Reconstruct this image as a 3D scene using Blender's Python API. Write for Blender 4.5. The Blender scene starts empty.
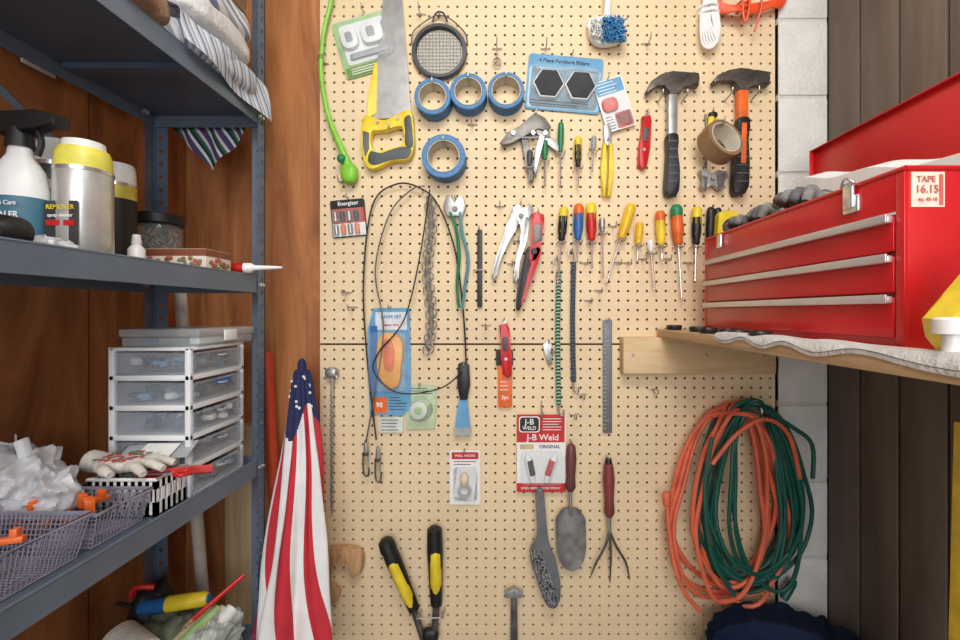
import bpy, bmesh, math, random
from mathutils import Vector, Matrix, noise
random.seed(7)
D=1.2; F=450.0; ZC=1.5; U0=505; V0=312
K=(D-0.02)/F
def W(u,v,w=0.01): return Vector(((u-U0)*K, D-w, (V0-v)*K+ZC))
def Q(u,v,d): return Vector(((u-U0)*d/F,d,(V0-v)*d/F+ZC))
def R(x,y,z): return Vector((x,y,z+ZC))
def lin(c):
    c=c/255.0
    return c/12.92 if c<=0.04045 else ((c+0.055)/1.055)**2.4
def col(rgb): return (lin(rgb[0]),lin(rgb[1]),lin(rgb[2]),1)
_m={}
def M(name,rgb=(128,128,128),rough=.5,metal=0,var=.10,scale=30,bump=0,alpha=1,bs=200):
    if name in _m: return _m[name]
    m=bpy.data.materials.new(name); m.use_nodes=True
    nt=m.node_tree; N=nt.nodes; L=nt.links
    p=N['Principled BSDF']; p.inputs['Roughness'].default_value=rough; p.inputs['Metallic'].default_value=metal
    p.inputs['Alpha'].default_value=alpha
    tc=N.new('ShaderNodeTexCoord'); nz=N.new('ShaderNodeTexNoise'); nz.inputs['Scale'].default_value=scale; nz.inputs['Detail'].default_value=4
    L.new(tc.outputs['Object'],nz.inputs['Vector'])
    r=N.new('ShaderNodeValToRGB'); c=col(rgb)
    r.color_ramp.elements[0].position=.3; r.color_ramp.elements[1].position=.7
    r.color_ramp.elements[0].color=[x*(1-var*2) for x in c[:3]]+[1]
    r.color_ramp.elements[1].color=[min(1,x*(1+var)) for x in c[:3]]+[1]
    L.new(nz.outputs['Fac'],r.inputs['Fac']); L.new(r.outputs['Color'],p.inputs['Base Color'])
    if bump:
        n2=N.new('ShaderNodeTexNoise'); n2.inputs['Scale'].default_value=bs; L.new(tc.outputs['Object'],n2.inputs['Vector'])
        b=N.new('ShaderNodeBump'); b.inputs['Strength'].default_value=bump; b.inputs['Distance'].default_value=.003
        L.new(n2.outputs['Fac'],b.inputs['Height']); L.new(b.outputs['Normal'],p.inputs['Normal'])
    _m[name]=m; return m
def MW(name,c1,c2,sc=(25,25,1.6),rough=.6,pos=(.35,.68),dist=1.2):
    if name in _m: return _m[name]
    m=bpy.data.materials.new(name); m.use_nodes=True
    nt=m.node_tree; N=nt.nodes; L=nt.links; p=N['Principled BSDF']; p.inputs['Roughness'].default_value=rough
    tc=N.new('ShaderNodeTexCoord'); mp=N.new('ShaderNodeMapping'); mp.inputs['Scale'].default_value=sc
    L.new(tc.outputs['Object'],mp.inputs['Vector'])
    nz=N.new('ShaderNodeTexNoise'); nz.inputs['Scale'].default_value=1; nz.inputs['Detail'].default_value=8; nz.inputs['Distortion'].default_value=dist; nz.inputs['Roughness'].default_value=.65
    L.new(mp.outputs['Vector'],nz.inputs['Vector'])
    r=N.new('ShaderNodeValToRGB'); r.color_ramp.elements[0].position=pos[0]; r.color_ramp.elements[1].position=pos[1]
    r.color_ramp.elements[0].color=col(c1); r.color_ramp.elements[1].color=col(c2)
    L.new(nz.outputs['Fac'],r.inputs['Fac']); L.new(r.outputs['Color'],p.inputs['Base Color'])
    b=N.new('ShaderNodeBump'); b.inputs['Strength'].default_value=.25; b.inputs['Distance'].default_value=.002
    L.new(nz.outputs['Fac'],b.inputs['Height']); L.new(b.outputs['Normal'],p.inputs['Normal'])
    _m[name]=m; return m
def MS(name,cols,axis,scale,rough=.9):
    m=bpy.data.materials.new(name); m.use_nodes=True
    nt=m.node_tree; N=nt.nodes; L=nt.links; p=N['Principled BSDF']; p.inputs['Roughness'].default_value=rough
    tc=N.new('ShaderNodeTexCoord'); vm=N.new('ShaderNodeVectorMath'); vm.operation='DOT_PRODUCT'; vm.inputs[1].default_value=axis
    L.new(tc.outputs['Object'],vm.inputs[0])
    a=N.new('ShaderNodeMath'); a.operation='MULTIPLY'; a.inputs[1].default_value=scale; L.new(vm.outputs['Value'],a.inputs[0])
    f=N.new('ShaderNodeMath'); f.operation='FRACT'; L.new(a.outputs[0],f.inputs[0])
    r=N.new('ShaderNodeValToRGB'); r.color_ramp.interpolation='CONSTANT'
    e=r.color_ramp.elements
    while len(e)<len(cols): e.new(.5)
    for i,c in enumerate(cols): e[i].position=i/len(cols); e[i].color=col(c)
    L.new(f.outputs[0],r.inputs['Fac']); L.new(r.outputs['Color'],p.inputs['Base Color'])
    return m
# ---------- palette
STEEL=M('steel',(178,178,176),.38,.7); DSTEEL=M('dark_steel',(112,108,104),.42,.55,.2,40); CHROME=M('chrome',(225,225,228),.22,.85,.03)
WIRE=M('galvanised_wire',(185,182,176),.4,.7)
BLACK=M('black_plastic',(30,30,32),.45); DGREY=M('grey_plastic',(80,84,88),.5); GREY=M('light_grey_plastic',(165,170,172),.5)
WHITE=M('white_plastic',(238,238,236),.4,0,.03); PAPER=M('paper_white',(240,240,238),.7,0,.03)
YEL=M('yellow_plastic',(240,212,50),.4); RED=M('red_plastic',(205,35,35),.35); ORG=M('orange_plastic',(235,110,40),.4)
BLUE=M('blue_plastic',(40,105,175),.4); LIME=M('lime_plastic',(135,210,60),.4); GRN=M('green_plastic',(40,130,85),.4)
CLEAR=M('clear_blister',(225,235,238),.1,0,.03,alpha=.13); CLEARY=M('amber_acrylic',(240,190,40),.15,0,.05)
CARDB=M('blue_card',(105,165,205),.6); GREENC=M('green_card',(160,200,130),.6); INK=M('print_ink',(70,72,80),.7)
WOODH=MW('handle_wood',(165,120,80),(210,168,122),(60,60,8))

def cr(pts,res=6,closed=False):
    n=len(pts)
    if n<3: return [Vector(p) for p in pts]
    out=[]
    rng=range(n) if closed else range(n-1)
    for i in rng:
        if closed: p0,p1,p2,p3=pts[(i-1)%n],pts[i],pts[(i+1)%n],pts[(i+2)%n]
        else: p0,p1,p2,p3=pts[max(i-1,0)],pts[i],pts[i+1],pts[min(i+2,n-1)]
        p0,p1,p2,p3=map(Vector,(p0,p1,p2,p3))
        for j in range(res):
            t=j/res
            out.append(.5*((2*p1)+(p2-p0)*t+(2*p0-5*p1+4*p2-p3)*t*t+(3*p1-p0-3*p2+p3)*t**3))
    if not closed: out.append(Vector(pts[-1]))
    return out
def rot(pts,c,deg):
    a=math.radians(deg); ca,sa=math.cos(a),math.sin(a)
    return [(c[0]+(x-c[0])*ca-(y-c[1])*sa, c[1]+(x-c[0])*sa+(y-c[1])*ca) for x,y in pts]
def rect(u0,v0,u1,v1,r=0):
    if r<=0: return [(u0,v0),(u1,v0),(u1,v1),(u0,v1)]
    o=[]
    for cx,cy,a0 in ((u1-r,v0+r,-90),(u1-r,v1-r,0),(u0+r,v1-r,90),(u0+r,v0+r,180)):
        for k in range(4):
            a=math.radians(a0+k*30); o.append((cx+r*math.cos(a),cy+r*math.sin(a)))
    return o
def circ(cx,cy,rx,ry=None,n=20,a0=0):
    ry=ry or rx
    return [(cx+rx*math.cos(2*math.pi*k/n+a0),cy+ry*math.sin(2*math.pi*k/n+a0)) for k in range(n)]
class B:
    def __init__(s,name): s.name=name;s.v=[];s.f=[];s.m=[];s.mats=[]
    def mi(s,mat):
        if mat not in s.mats: s.mats.append(mat)
        return s.mats.index(mat)
    def raw(s,vs,fs,mat):
        b=len(s.v); i=s.mi(mat); s.v+=[tuple(v) for v in vs]
        for f in fs: s.f.append([b+k for k in f]); s.m.append(i)
    def bm(s,bm,mat):
        bmesh.ops.recalc_face_normals(bm,faces=bm.faces[:]); bm.verts.index_update()
        s.raw([v.co.copy() for v in bm.verts],[[v.index for v in f.verts] for f in bm.faces],mat); bm.free()
    def poly(s,pts,w0,w1,mat,bev=0,sm=False,fr=W):
        if sm: pts=[(p[0],p[1]) for p in cr([(a[0],a[1],0) for a in pts],4,True)]
        bm=bmesh.new(); n=len(pts)
        lo=[bm.verts.new(fr(p[0],p[1],w0)) for p in pts]; hi=[bm.verts.new(fr(p[0],p[1],w1)) for p in pts]
        bm.faces.new(lo); bm.faces.new(hi[::-1])
        for i in range(n): bm.faces.new((lo[i],hi[i],hi[(i+1)%n],lo[(i+1)%n]))
        if bev:
            hs=set(hi); es=[e for e in bm.edges if e.verts[0] in hs and e.verts[1] in hs]
            bmesh.ops.bevel(bm,geom=es,offset=bev,segments=2,affect='EDGES',profile=.5,clamp_overlap=True)
        s.bm(bm,mat); return s
    def ring(s,outer,inner,w0,w1,mat,bev=0,sm=True,fr=W):
        """plate with a hole: outer/inner outlines with equal point counts"""
        if sm:
            outer=[(p[0],p[1]) for p in cr([(a[0],a[1],0) for a in outer],4,True)]; inner=[(p[0],p[1]) for p in cr([(a[0],a[1],0) for a in inner],4,True)]
        n=len(outer); bm=bmesh.new()
        ol=[bm.verts.new(fr(p[0],p[1],w0)) for p in outer]; oh=[bm.verts.new(fr(p[0],p[1],w1)) for p in outer]
        il=[bm.verts.new(fr(p[0],p[1],w0)) for p in inner]; ih=[bm.verts.new(fr(p[0],p[1],w1)) for p in inner]
        for i in range(n):
            j=(i+1)%n
            bm.faces.new((ol[i],oh[i],oh[j],ol[j])); bm.faces.new((il[j],ih[j],ih[i],il[i]))
            bm.faces.new((oh[i],ih[i],ih[j],oh[j])); bm.faces.new((ol[j],il[j],il[i],ol[i]))
        if bev:
            so,si=set(oh),set(ih)
            es=[e for e in bm.edges if (e.verts[0] in so and e.verts[1] in so) or (e.verts[0] in si and e.verts[1] in si)]
            bmesh.ops.bevel(bm,geom=es,offset=bev,segments=2,affect='EDGES',profile=.5,clamp_overlap=True)
        s.bm(bm,mat); return s
    def tube(s,pts,r,mat,closed=False,n=8,res=5,sm=True):
        P=cr(pts,res,closed) if sm else [Vector(p) for p in pts]
        k=len(P); vs=[];fs=[]
        if k<2: return s
        T=[]
        for i in range(k):
            a=P[(i-1)%k] if (closed or i>0) else P[0]; b=P[(i+1)%k] if (closed or i<k-1) else P[-1]
            t=(b-a); T.append(t.normalized() if t.length>1e-9 else Vector((0,0,1)))
        up=Vector((0,1,0)) if abs(T[0].y)<.9 else Vector((1,0,0))
        nrm=(up-T[0]*up.dot(T[0])).normalized()
        for i in range(k):
            nrm=nrm-T[i]*nrm.dot(T[i])
            nrm=nrm.normalized() if nrm.length>1e-6 else T[i].orthogonal().normalized()
            bn=T[i].cross(nrm)
            if isinstance(r,(list,tuple)):
                x=i/(k-1)*(len(r)-1); j=min(int(x),len(r)-2); rr=r[j]+(r[j+1]-r[j])*(x-j)
            else: rr=r
            for q in range(n):
                a=2*math.pi*q/n; vs.append(P[i]+(nrm*math.cos(a)+bn*math.sin(a))*rr)
        for i in range(k if closed else k-1):
            for q in range(n):
                a=i*n+q;b=i*n+(q+1)%n;c=((i+1)%k)*n+(q+1)%n;d=((i+1)%k)*n+q
                fs.append((a,b,c,d))
        if not closed: fs.append(list(range(n))[::-1]); fs.append([(k-1)*n+q for q in range(n)])
        s.raw(vs,fs,mat); return s
    def lathe(s,A,C,prof,mat,n=20,closed=False,fl=1):
        A=Vector(A);C=Vector(C);ax=(C-A); L=ax.length; ax.normalize()
        up=Vector((0,1,0)) if abs(ax.y)<.9 else Vector((1,0,0))
        x=(up-ax*up.dot(ax)).normalized(); y=ax.cross(x)
        vs=[];fs=[];k=len(prof)
        for t,r in prof:
            for q in range(n):
                a=2*math.pi*q/n; vs.append(A+ax*(t*L)+x*math.cos(a)*r*fl+y*math.sin(a)*r)
        for i in range(k if closed else k-1):
            for q in range(n):
                a=i*n+q;b=i*n+(q+1)%n;j=(i+1)%k
                fs.append((a,b,j*n+(q+1)%n,j*n+q))
        if not closed:
            if prof[0][1]>1e-5: fs.append(list(range(n))[::-1])
            if prof[-1][1]>1e-5: fs.append([(k-1)*n+q for q in range(n)])
        bm=bmesh.new(); bv=[bm.verts.new(v) for v in vs]
        for f in fs: bm.faces.new([bv[i] for i in f])
        s.bm(bm,mat); return s
    def box(s,a,b,mat,bev=0,rz=0,seg=2,mx=None):
        bm=bmesh.new(); bmesh.ops.create_cube(bm,size=1)
        a=Vector(a);b=Vector(b);c=(a+b)/2;d=b-a
        for v in bm.verts: v.co=Vector((v.co.x*abs(d.x),v.co.y*abs(d.y),v.co.z*abs(d.z)))
        if bev: bmesh.ops.bevel(bm,geom=bm.edges[:],offset=bev,segments=seg,affect='EDGES',profile=.5)
        if rz: bmesh.ops.rotate(bm,cent=(0,0,0),matrix=Matrix.Rotation(math.radians(rz),3,'Z'),verts=bm.verts)
        if mx is not None: bmesh.ops.rotate(bm,cent=(0,0,0),matrix=mx,verts=bm.verts)
        bmesh.ops.translate(bm,vec=c,verts=bm.verts)
        s.bm(bm,mat); return s
    def sq(s,c,sz,e,mat,amp=0,fq=10,n=28,seed=0,mx=None,crease=False):
        c=Vector(c); vs=[];fs=[]
        def sp(x,p): return math.copysign(abs(x)**p,x)
        for i in range(n+1):
            th=-math.pi/2+math.pi*i/n
            for j in range(n*2):
                ph=2*math.pi*j/(n*2)
                p=Vector((sp(math.cos(th),e)*sp(math.cos(ph),e)*sz[0],sp(math.cos(th),e)*sp(math.sin(ph),e)*sz[1],sp(math.sin(th),e)*sz[2]))
                if amp:
                    q=p*fq+Vector((seed*3.1,seed*1.7,seed))
                    if crease: nn=.55-2.2*abs(noise.noise(q))-.9*abs(noise.noise(q*2.3))
                    else: nn=abs(noise.noise(q))*2-.6+.5*noise.noise(q*2.7)
                    p=p+(p.normalized() if p.length>1e-6 else Vector((0,0,1)))*amp*nn
                if mx is not None: p=mx@p
                vs.append(c+p)
        m=n*2
        for i in range(n):
            for j in range(m): fs.append((i*m+j,i*m+(j+1)%m,(i+1)*m+(j+1)%m,(i+1)*m+j))
        s.raw(vs,fs,mat); return s
    def grid(s,fn,nu,nv,mat,matfn=None):
        vs=[fn(i/nu,j/nv) for j in range(nv+1) for i in range(nu+1)]
        b=len(s.v); s.v+=[tuple(v) for v in vs]
        for j in range(nv):
            for i in range(nu):
                a=j*(nu+1)+i
                s.f.append([b+a,b+a+1,b+a+nu+2,b+a+nu+1]); s.m.append(s.mi(matfn((i+.5)/nu,(j+.5)/nv) if matfn else mat))
        return s
    def text(s,t,o,size,mat,ux=Vector((1,0,0)),uy=Vector((0,0,1)),sx=1):
        c=bpy.data.curves.new('t','FONT'); c.body=t; c.size=size; c.align_x='CENTER'; c.align_y='CENTER'; c.extrude=0.0002; c.offset=size*.015
        ob=bpy.data.objects.new('t',c); bpy.context.scene.collection.objects.link(ob); bpy.context.view_layer.update()
        me=bpy.data.meshes.new_from_object(ob.evaluated_get(bpy.context.evaluated_depsgraph_get()))
        nz=ux.cross(uy)
        s.raw([o+ux*v.co.x*sx+uy*v.co.y+nz*(v.co.z+.0004) for v in me.vertices],[list(p.vertices) for p in me.polygons],mat)
        bpy.data.objects.remove(ob); bpy.data.meshes.remove(me); return s
    def lines(s,u0,v0,u1,v1,n,w,mat,c=None,deg=0):
        """rows of printed small copy"""
        for k in range(n):
            v=v0+(v1-v0)*k/max(1,n-1); e=u1-(u1-u0)*.35*random.random()
            p=rect(u0,v,e,v+.7)
            if c: p=rot(p,c,deg)
            s.poly(p,w,w+.0003,mat)
        return s
    def hook(s,u,v,w=.03):
        s.tube([W(u,v-2,-.0005),W(u,v,w*.5),W(u,v,w*.9),W(u,v-3.5,w)],.0016,WIRE,n=6); return s
    def done(s,ang=38):
        me=bpy.data.meshes.new(s.name)
        lo=Vector([min(v[i] for v in s.v) for i in range(3)]); hi=Vector([max(v[i] for v in s.v) for i in range(3)]); c=(lo+hi)/2
        me.from_pydata([tuple(Vector(v)-c) for v in s.v],[],s.f)
        for m in s.mats: me.materials.append(m)
        me.polygons.foreach_set('material_index',s.m)
        me.polygons.foreach_set('use_smooth',[True]*len(s.f))
        me.update(); me.set_sharp_from_angle(angle=math.radians(ang))
        ob=bpy.data.objects.new(s.name,me); ob.location=c
        bpy.context.scene.collection.objects.link(ob); return ob

def holed(b,o,Ud,Vd,nu,nv,cu,cv,r,nd,th,mat):
    """plate with real punched holes"""
    vs=[];fs=[]
    sq=[(1,0),(1,1),(0,1),(-1,1),(-1,0),(-1,-1),(0,-1),(1,-1)]
    for j in range(nv):
        for i in range(nu):
            c=o+Ud*(cu*(i+.5))+Vd*(cv*(j+.5)); k=len(vs)
            for a,bb in sq: vs.append(c+Ud*(a*cu/2)+Vd*(bb*cv/2))
            for q in range(8):
                t=math.pi*q/4; vs.append(c+Ud*(math.cos(t)*r)+Vd*(math.sin(t)*r))
            for q in range(8): vs.append(vs[k+8+q]-nd*th)
            for q in range(8):
                p=(q+1)%8
                fs.append((k+q,k+p,k+8+p,k+8+q)); fs.append((k+8+q,k+8+p,k+16+p,k+16+q))
    b.raw(vs,fs,mat)

# ================= ROOM SHELL
PLY=MW('plywood_reddish',(136,76,40),(206,138,84),(9,9,1.6),.6,(.3,.7),2.2)
PLYL=MW('plywood_left',(122,70,38),(196,128,74),(9,6,1.3),.6,(.3,.7),2.2)
b=B('floor'); b.box(R(-.95,-1.6,-1.56),R(.95,1.3,-1.5),M('concrete_floor',(140,138,134),.8,0,.1,6)); b.done()
b=B('ceiling'); b.box(R(-.95,-1.6,1.2),R(.95,1.3,1.26),M('ceiling_paint',(205,203,200),.8,0,.03)); b.done()
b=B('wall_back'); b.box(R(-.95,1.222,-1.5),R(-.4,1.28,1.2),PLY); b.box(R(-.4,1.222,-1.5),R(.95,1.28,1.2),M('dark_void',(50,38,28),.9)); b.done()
b=B('wall_left'); b.box(R(-.92,-1.6,-1.5),R(-.862,.93,1.2),PLYL); b.box(R(-.92,.936,-1.5),R(-.866,1.222,1.2),PLYL); b.done()
SID=MW('brown_siding_paint',(98,87,76),(122,109,97),(8,8,1.5),.65); 
b=B('wall_right'); b.box(R(.868,-1.6,-1.5),R(.93,1.222,1.2),M('siding_groove',(48,40,34),.8))
y=1.188
while y>-1.5:
    b.box(R(.853,y-.101,-1.5),R(.8675,y,1.2),SID,.0025); y-=.108
b.done()
# concrete block pier
BL=M('painted_block',(226,224,218),.8,0,.06,14,1.0,bs=110); MO=M('painted_mortar',(208,206,200),.9,0,.06,20,.5)
b=B('wall_block_pier'); b.box(R(.7235,1.1925,-1.5),R(.8525,1.2215,1.2),MO)
Z0=(V0-20)*1.19/F
z=Z0+.203*2
while z>-1.45:
    z0=z-.203
    b.box(R(.7235,1.188,max(z0+.004,-1.5)),R(.8525,1.21,min(z-.004,1.2)),BL,.004)
    z=z0
b.done()
# pegboard
PEG=M('pegboard_hardboard',(235,210,170),.62,0,.045,5)
b=B('trim_pegboard_panel')
nu=48
xl=(320-U0)*D/F; zs=(V0-344)*D/F
cs=((775-U0)*D/F-xl)/nu
def panel(b,z0,nv):
    holed(b,R(xl,D,z0),Vector((1,0,0)),Vector((0,0,1)),nu,nv,cs,cs,.0035,Vector((0,-1,0)),.006,PEG)
    h=nv*cs; w=nu*cs
    vs=[R(xl,D,z0),R(xl+w,D,z0),R(xl+w,D,z0+h),R(xl,D,z0+h)]; vs+=[v+Vector((0,.006,0)) for v in vs]
    b.raw(vs,[(0,1,5,4),(1,2,6,5),(2,3,7,6),(3,0,4,7)],PEG)
nt=int((1.19-zs)/cs); panel(b,zs+.002,nt); nb=int((1.49+zs)/cs)
panel(b,zs-.003-nb*cs,nb); b.done(20)
b=B('trim_pegboard_furring')
for zz in (1.1,.5,-.085,-.7,-1.3): b.box(R(xl+.01,1.2065,zz-.03),R(xl+nu*cs-.01,1.2215,zz+.03),M('furring_wood',(70,52,36),.9))
b.done()

# ================= METAL SHELVING
SH=M('slate_blue_metal',(102,116,134),.42,.12,.06,20); SHD=M('slate_blue_metal_shelf',(90,103,122),.38,.2,.08,9)
XR=-.56; XL=-.817; YF=1.05; YN=.14
b=B('metal_shelving_unit')
for (x,sx) in ((XR,-1),(XL,1)):
    for (yy,sy) in ((YF,-1),(YN,1)):
        o=R(x,yy,-1.5)
        nv=int(2.6/.03)
        holed(b,o,Vector((sx,0,0)),Vector((0,0,1)),1,nv,.03,.03,.0042,Vector((0,1,0)),.0018,SH)
        holed(b,o,Vector((0,sy,0)),Vector((0,0,1)),1,nv,.03,.03,.0042,Vector((sx,0,0)),.0018,SH)
        b.box(o,o+Vector((sx*.003,sy*.003,2.6)),SH)
for zt in (1.0,.467,.082,-.334,-.725,-1.2):
    b.box(R(XL+.003,YN,zt-.012),R(XR-.003,YF-.003,zt-.010),SHD)
    for x0 in (XL+.002,XR-.004):
        b.box(R(x0,YN+.03,zt-.038),R(x0+.0025,YF-.002,zt),SH)
        b.tube([R(x0+.001,YN+.03,zt),R(x0+.001,YF-.003,zt)],.0025,SH,sm=False,n=6)
    for y0 in (YN+.002,YF-.006):
        b.box(R(XL+.003,y0,zt-.038),R(XR-.003,y0+.0025,zt),SH)
    for k in range(1,4): b.box(R(XL+.01,YN+.02+.22*k,zt-.022),R(XR-.01,YN+.045+.22*k,zt-.012),SHD)
    for x0 in (XR-.016,XL+.016): b.lathe(R(x0,YF-.05,zt-.02),R(x0,YF-.042,zt-.02),[(0,.006),(1,.006)],CHROME,6)
    for q in (.012,.024): b.lathe(R(XR-.001,YF-q,zt-.02),R(XR+.004,YF-q,zt-.02),[(0,.005),(1,.004)],CHROME,6)
b.tube([R(XL+.006,.60,.43),R(XL+.006,.84,.29)],.008,SH,sm=False,n=4)
b.done()

# ================= CLEAT + WOOD SHELF on right
PINE=MW('pine_wood',(208,174,126),(230,202,158),(3,30,30)); OSB=MW('shelf_board',(180,148,108),(214,184,142),(40,3,40))
b=B('wooden_shelf'); b.box(R(.40,.02,-.065),R(.852,1.186,-.045),OSB,.001); 
b.box(R(.305,1.16,-.160),R(.70,1.1995,-.0655),PINE,.003)
for x in (.33,.52,.67): b.lathe(R(x,1.158,-.11),R(x,1.161,-.11),[(0,.004),(1,.004)],STEEL,10)
b.done()

# ================= TOOL CHEST
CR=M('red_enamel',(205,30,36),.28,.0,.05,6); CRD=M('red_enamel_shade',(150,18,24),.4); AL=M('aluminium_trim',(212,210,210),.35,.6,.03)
b=B('tool_chest')
X0,X1,Y0,Y1,ZB,ZT=.48,.738,.54,1.08,-.0448,.173
t=.003
b.box(R(X0+.004,Y0,ZB),R(X1,Y0+t,ZT),CR,.001); b.box(R(X0+.004,Y1-t,ZB),R(X1,Y1,ZT),CR,.001)
b.box(R(X1-t,Y0+t,ZB),R(X1,Y1-t,ZT),CR); b.box(R(X0+.004,Y0+t,ZB),R(X1-t,Y1-t,ZB+.02),CR)
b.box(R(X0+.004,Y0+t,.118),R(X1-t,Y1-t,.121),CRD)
b.box(R(X0,Y0,.124),R(X0+t,Y1,ZT),CR,.001)
b.tube([R(X0+.001,Y0,ZT),R(X0+.001,Y1,ZT)],.0035,CR,sm=False)
b.tube([R(X0,Y0+.001,ZT),R(X1,Y0+.001,ZT)],.0035,CR,sm=False)
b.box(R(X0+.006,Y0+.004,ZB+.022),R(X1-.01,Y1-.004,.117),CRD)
for yy in (Y0,Y1-.012): b.box(R(X0-.001,yy,ZB),R(X0+.005,yy+.012,ZT-.004),CR,.001)
zz=[.120,.071,.0205,-.036]
for i in range(3):
    b.box(R(X0-.002,Y0+.014,zz[i+1]+.004),R(X0+.006,Y1-.014,zz[i]-.002),CR,.0015)
    b.box(R(X0-.010,Y0+.014,zz[i]-.010),R(X0-.002,Y1-.014,zz[i]-.001),AL,.002)
    b.box(R(X0-.012,Y0+.014,zz[i]-.010),R(X0-.009,Y1-.014,zz[i]+.001),AL,.001)
LT=.386
b.box(R(X1+.002,Y0,ZT),R(X1+.006,Y1,LT),CR,.001)
b.box(R(X1-.008,Y0,ZT+.002),R(X1+.002,Y0+t,LT),CR,.001); b.box(R(X1-.008,Y1-t,ZT+.002),R(X1+.002,Y1,LT),CR,.001)
b.box(R(X1-.008,Y0,LT-.003),R(X1+.006,Y1,LT),CR,.001)
b.tube([R(X1+.002,Y0+.02,ZT),R(X1+.002,Y1-.02,ZT)],.004,STEEL,sm=False)
for yy in (.62,):
    b.box(R(X0-.005,yy-.014,.136),R(X0,yy+.014,.160),CHROME,.002)
    b.box(R(X0-.009,yy-.009,.142),R(X0-.004,yy+.009,.178),CHROME,.002)
    b.tube([R(X0-.008,yy-.012,.174),R(X0-.012,yy,.184),R(X0-.008,yy+.012,.174)],.0018,CHROME)
b.box(R(X0-.006,.99,.142),R(X0,1.01,.172),CHROME,.002)
b.box(R(.487,Y0-.0008,.126),R(.527,Y0,.168),M('aged_label',(238,225,208),.7,0,.08,80))
FPK=M('faded_red_ink',(212,105,95),.7)
b.text('TAPE',R(.504,Y0-.0012,.159),.010,FPK); b.text('16.15',R(.505,Y0-.0012,.147),.013,FPK); b.text('no. 45-10',R(.506,Y0-.0012,.135),.006,FPK); b.box(R(.520,Y0-.0012,.128),R(.525,Y0-.0008,.165),FPK)
b.tube([R(.57,Y0,.06),R(.57,Y0-.02,.055),R(.65,Y0-.02,.055),R(.65,Y0,.06)],.004,CHROME)
b.done()
# grey work gloves heaped in the open tray
GG=M('grey_work_glove',(140,140,136),.95,0,.18,60,.6); GG2=M('grey_glove_palm',(105,106,108),.9,0,.15,60,.5)
for gi,(gx,gy,gz,ang) in enumerate(((.545,.80,.196,200),(.555,.90,.194,170),(.55,.99,.19,215))):
    b=B('work_glove'); a=math.radians(ang); dx=Vector((math.cos(a),math.sin(a),0)); dy=Vector((-math.sin(a),math.cos(a),0)); o=R(gx,gy,gz)
    mx=Matrix.Rotation(a,3,'Z')
    b.sq(o,(.036,.036,.014),.8,GG,.004,40,18,gi,mx=mx)
    for k in range(4):
        s0=o+dx*.022+dy*(-.026+.0175*k); L=(.03,.038,.036,.028)[k]
        b.tube([s0,s0+dx*L*.6+Vector((0,0,.010)),s0+dx*L+Vector((0,0,.002-.004*k))],[.0105,.0105,.0075],GG if k%2 else GG2,n=10)
    b.tube([o-dy*.028,o-dy*.042+dx*.014+Vector((0,0,.008)),o-dy*.044+dx*.032],[.010,.0105,.008],GG,n=10)
    b.tube([o-dx*.02,o-dx*.05+Vector((0,0,-.01)),R(gx,gy,.135)-dx*.05],[.024,.027,.022],GG2,n=14)
    b.done(80)
b=B('socket_set')
for i in range(16):
    yy=.70+.36*random.random(); x=.505+.02*random.random(); h=.172+random.random()*.014
    b.lathe(R(x,yy,.1215),R(x,yy,h),[(0,.010),(.75,.010),(.8,.012),(1,.011),(1,.006),(.8,.006)],random.choice([DSTEEL,STEEL,DGREY]),12)
b.done()
b=B('paper_towel_sheet')
def pt(s,t):
    y=.545+.36*s; zt=.196+.07*s+.004*math.sin(14*s)
    return R(.60+.045*t, y, zt+.012*t)
b.grid(pt,30,6,PAPER)
b.grid(lambda s,t:pt(s,0).lerp(R(.60+.004*math.sin(20*s),.545+.36*s,.122),t),30,6,PAPER)
b.done(80)

b=B('folded_cloth')
CL=M('light_cloth',(206,205,202),.95,0,.10,60,.6)
def cf(s,t):
    y=.36+.50*s; x=.398+.075*t
    z=-.0435+.002+.010*(1-t)*(.5+.5*math.sin(38*y+2*math.sin(9*y)))*(.4+.6*math.sin(t*3.1)) + (.0 if t>.05 else -.014*(.5+.5*math.sin(38*y+2*math.sin(9*y))))
    return R(x,y,z)
b.grid(cf,120,14,CL)
b.grid(lambda s,t: cf(s,0)+Vector((0,0,-.005*t-.001)),120,2,CL)
b.done(80)
for i,yy in enumerate((1.13,1.02,.94,.88,.82,.77)):
    b=B('furniture_pad'); o=R(.425+.012*(i%2),yy,-.0448)
    b.lathe(o,o+Vector((0,0,.012)),[(0,.017),(0.7,.019),(1,.017),(1,.011),(.5,.009),(.5,0)],BLACK,20); b.lathe(o+Vector((0,0,.007)),o+Vector((0,0,.0085)),[(0,.008),(1,.008)],GREY,12); b.done()
b=B('yellow_garden_scoop')
b.poly([(.436,.038),(.440,.018),(.455,.0),(.53,.0),(.53,.122),(.508,.116),(.484,.090),(.460,.062)],.44,.474,YEL,.005,fr=lambda u,v,w:R(u,w,v-.0445))
b.poly([(.460,.03),(.51,.014),(.51,.10),(.49,.08)],.437,.44,M('yellow_shade',(225,180,20),.4),.002,fr=lambda u,v,w:R(u,w,v-.0445))
b.done()
b=B('bottle_cap'); o=R(.412,.415,-.0448); b.lathe(o,o+Vector((0,0,.040)),[(0,.008),(.6,.007),(.62,.0145),(.95,.0145),(1,.012)],WHITE,20); b.done()
b=B('yellow_spirit_level')
b.box(R(.64,.62,-1.495),R(.672,.66,-.16),YEL,.002,mx=Matrix.Rotation(math.radians(1.5),3,'Y'))
b.box(R(.636,.616,-.84),R(.676,.664,-.76),BLACK,.002); b.lathe(R(.656,.612,-.83),R(.656,.612,-.77),[(0,.008),(1,.008)],LIME,10)
b.done()

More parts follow.
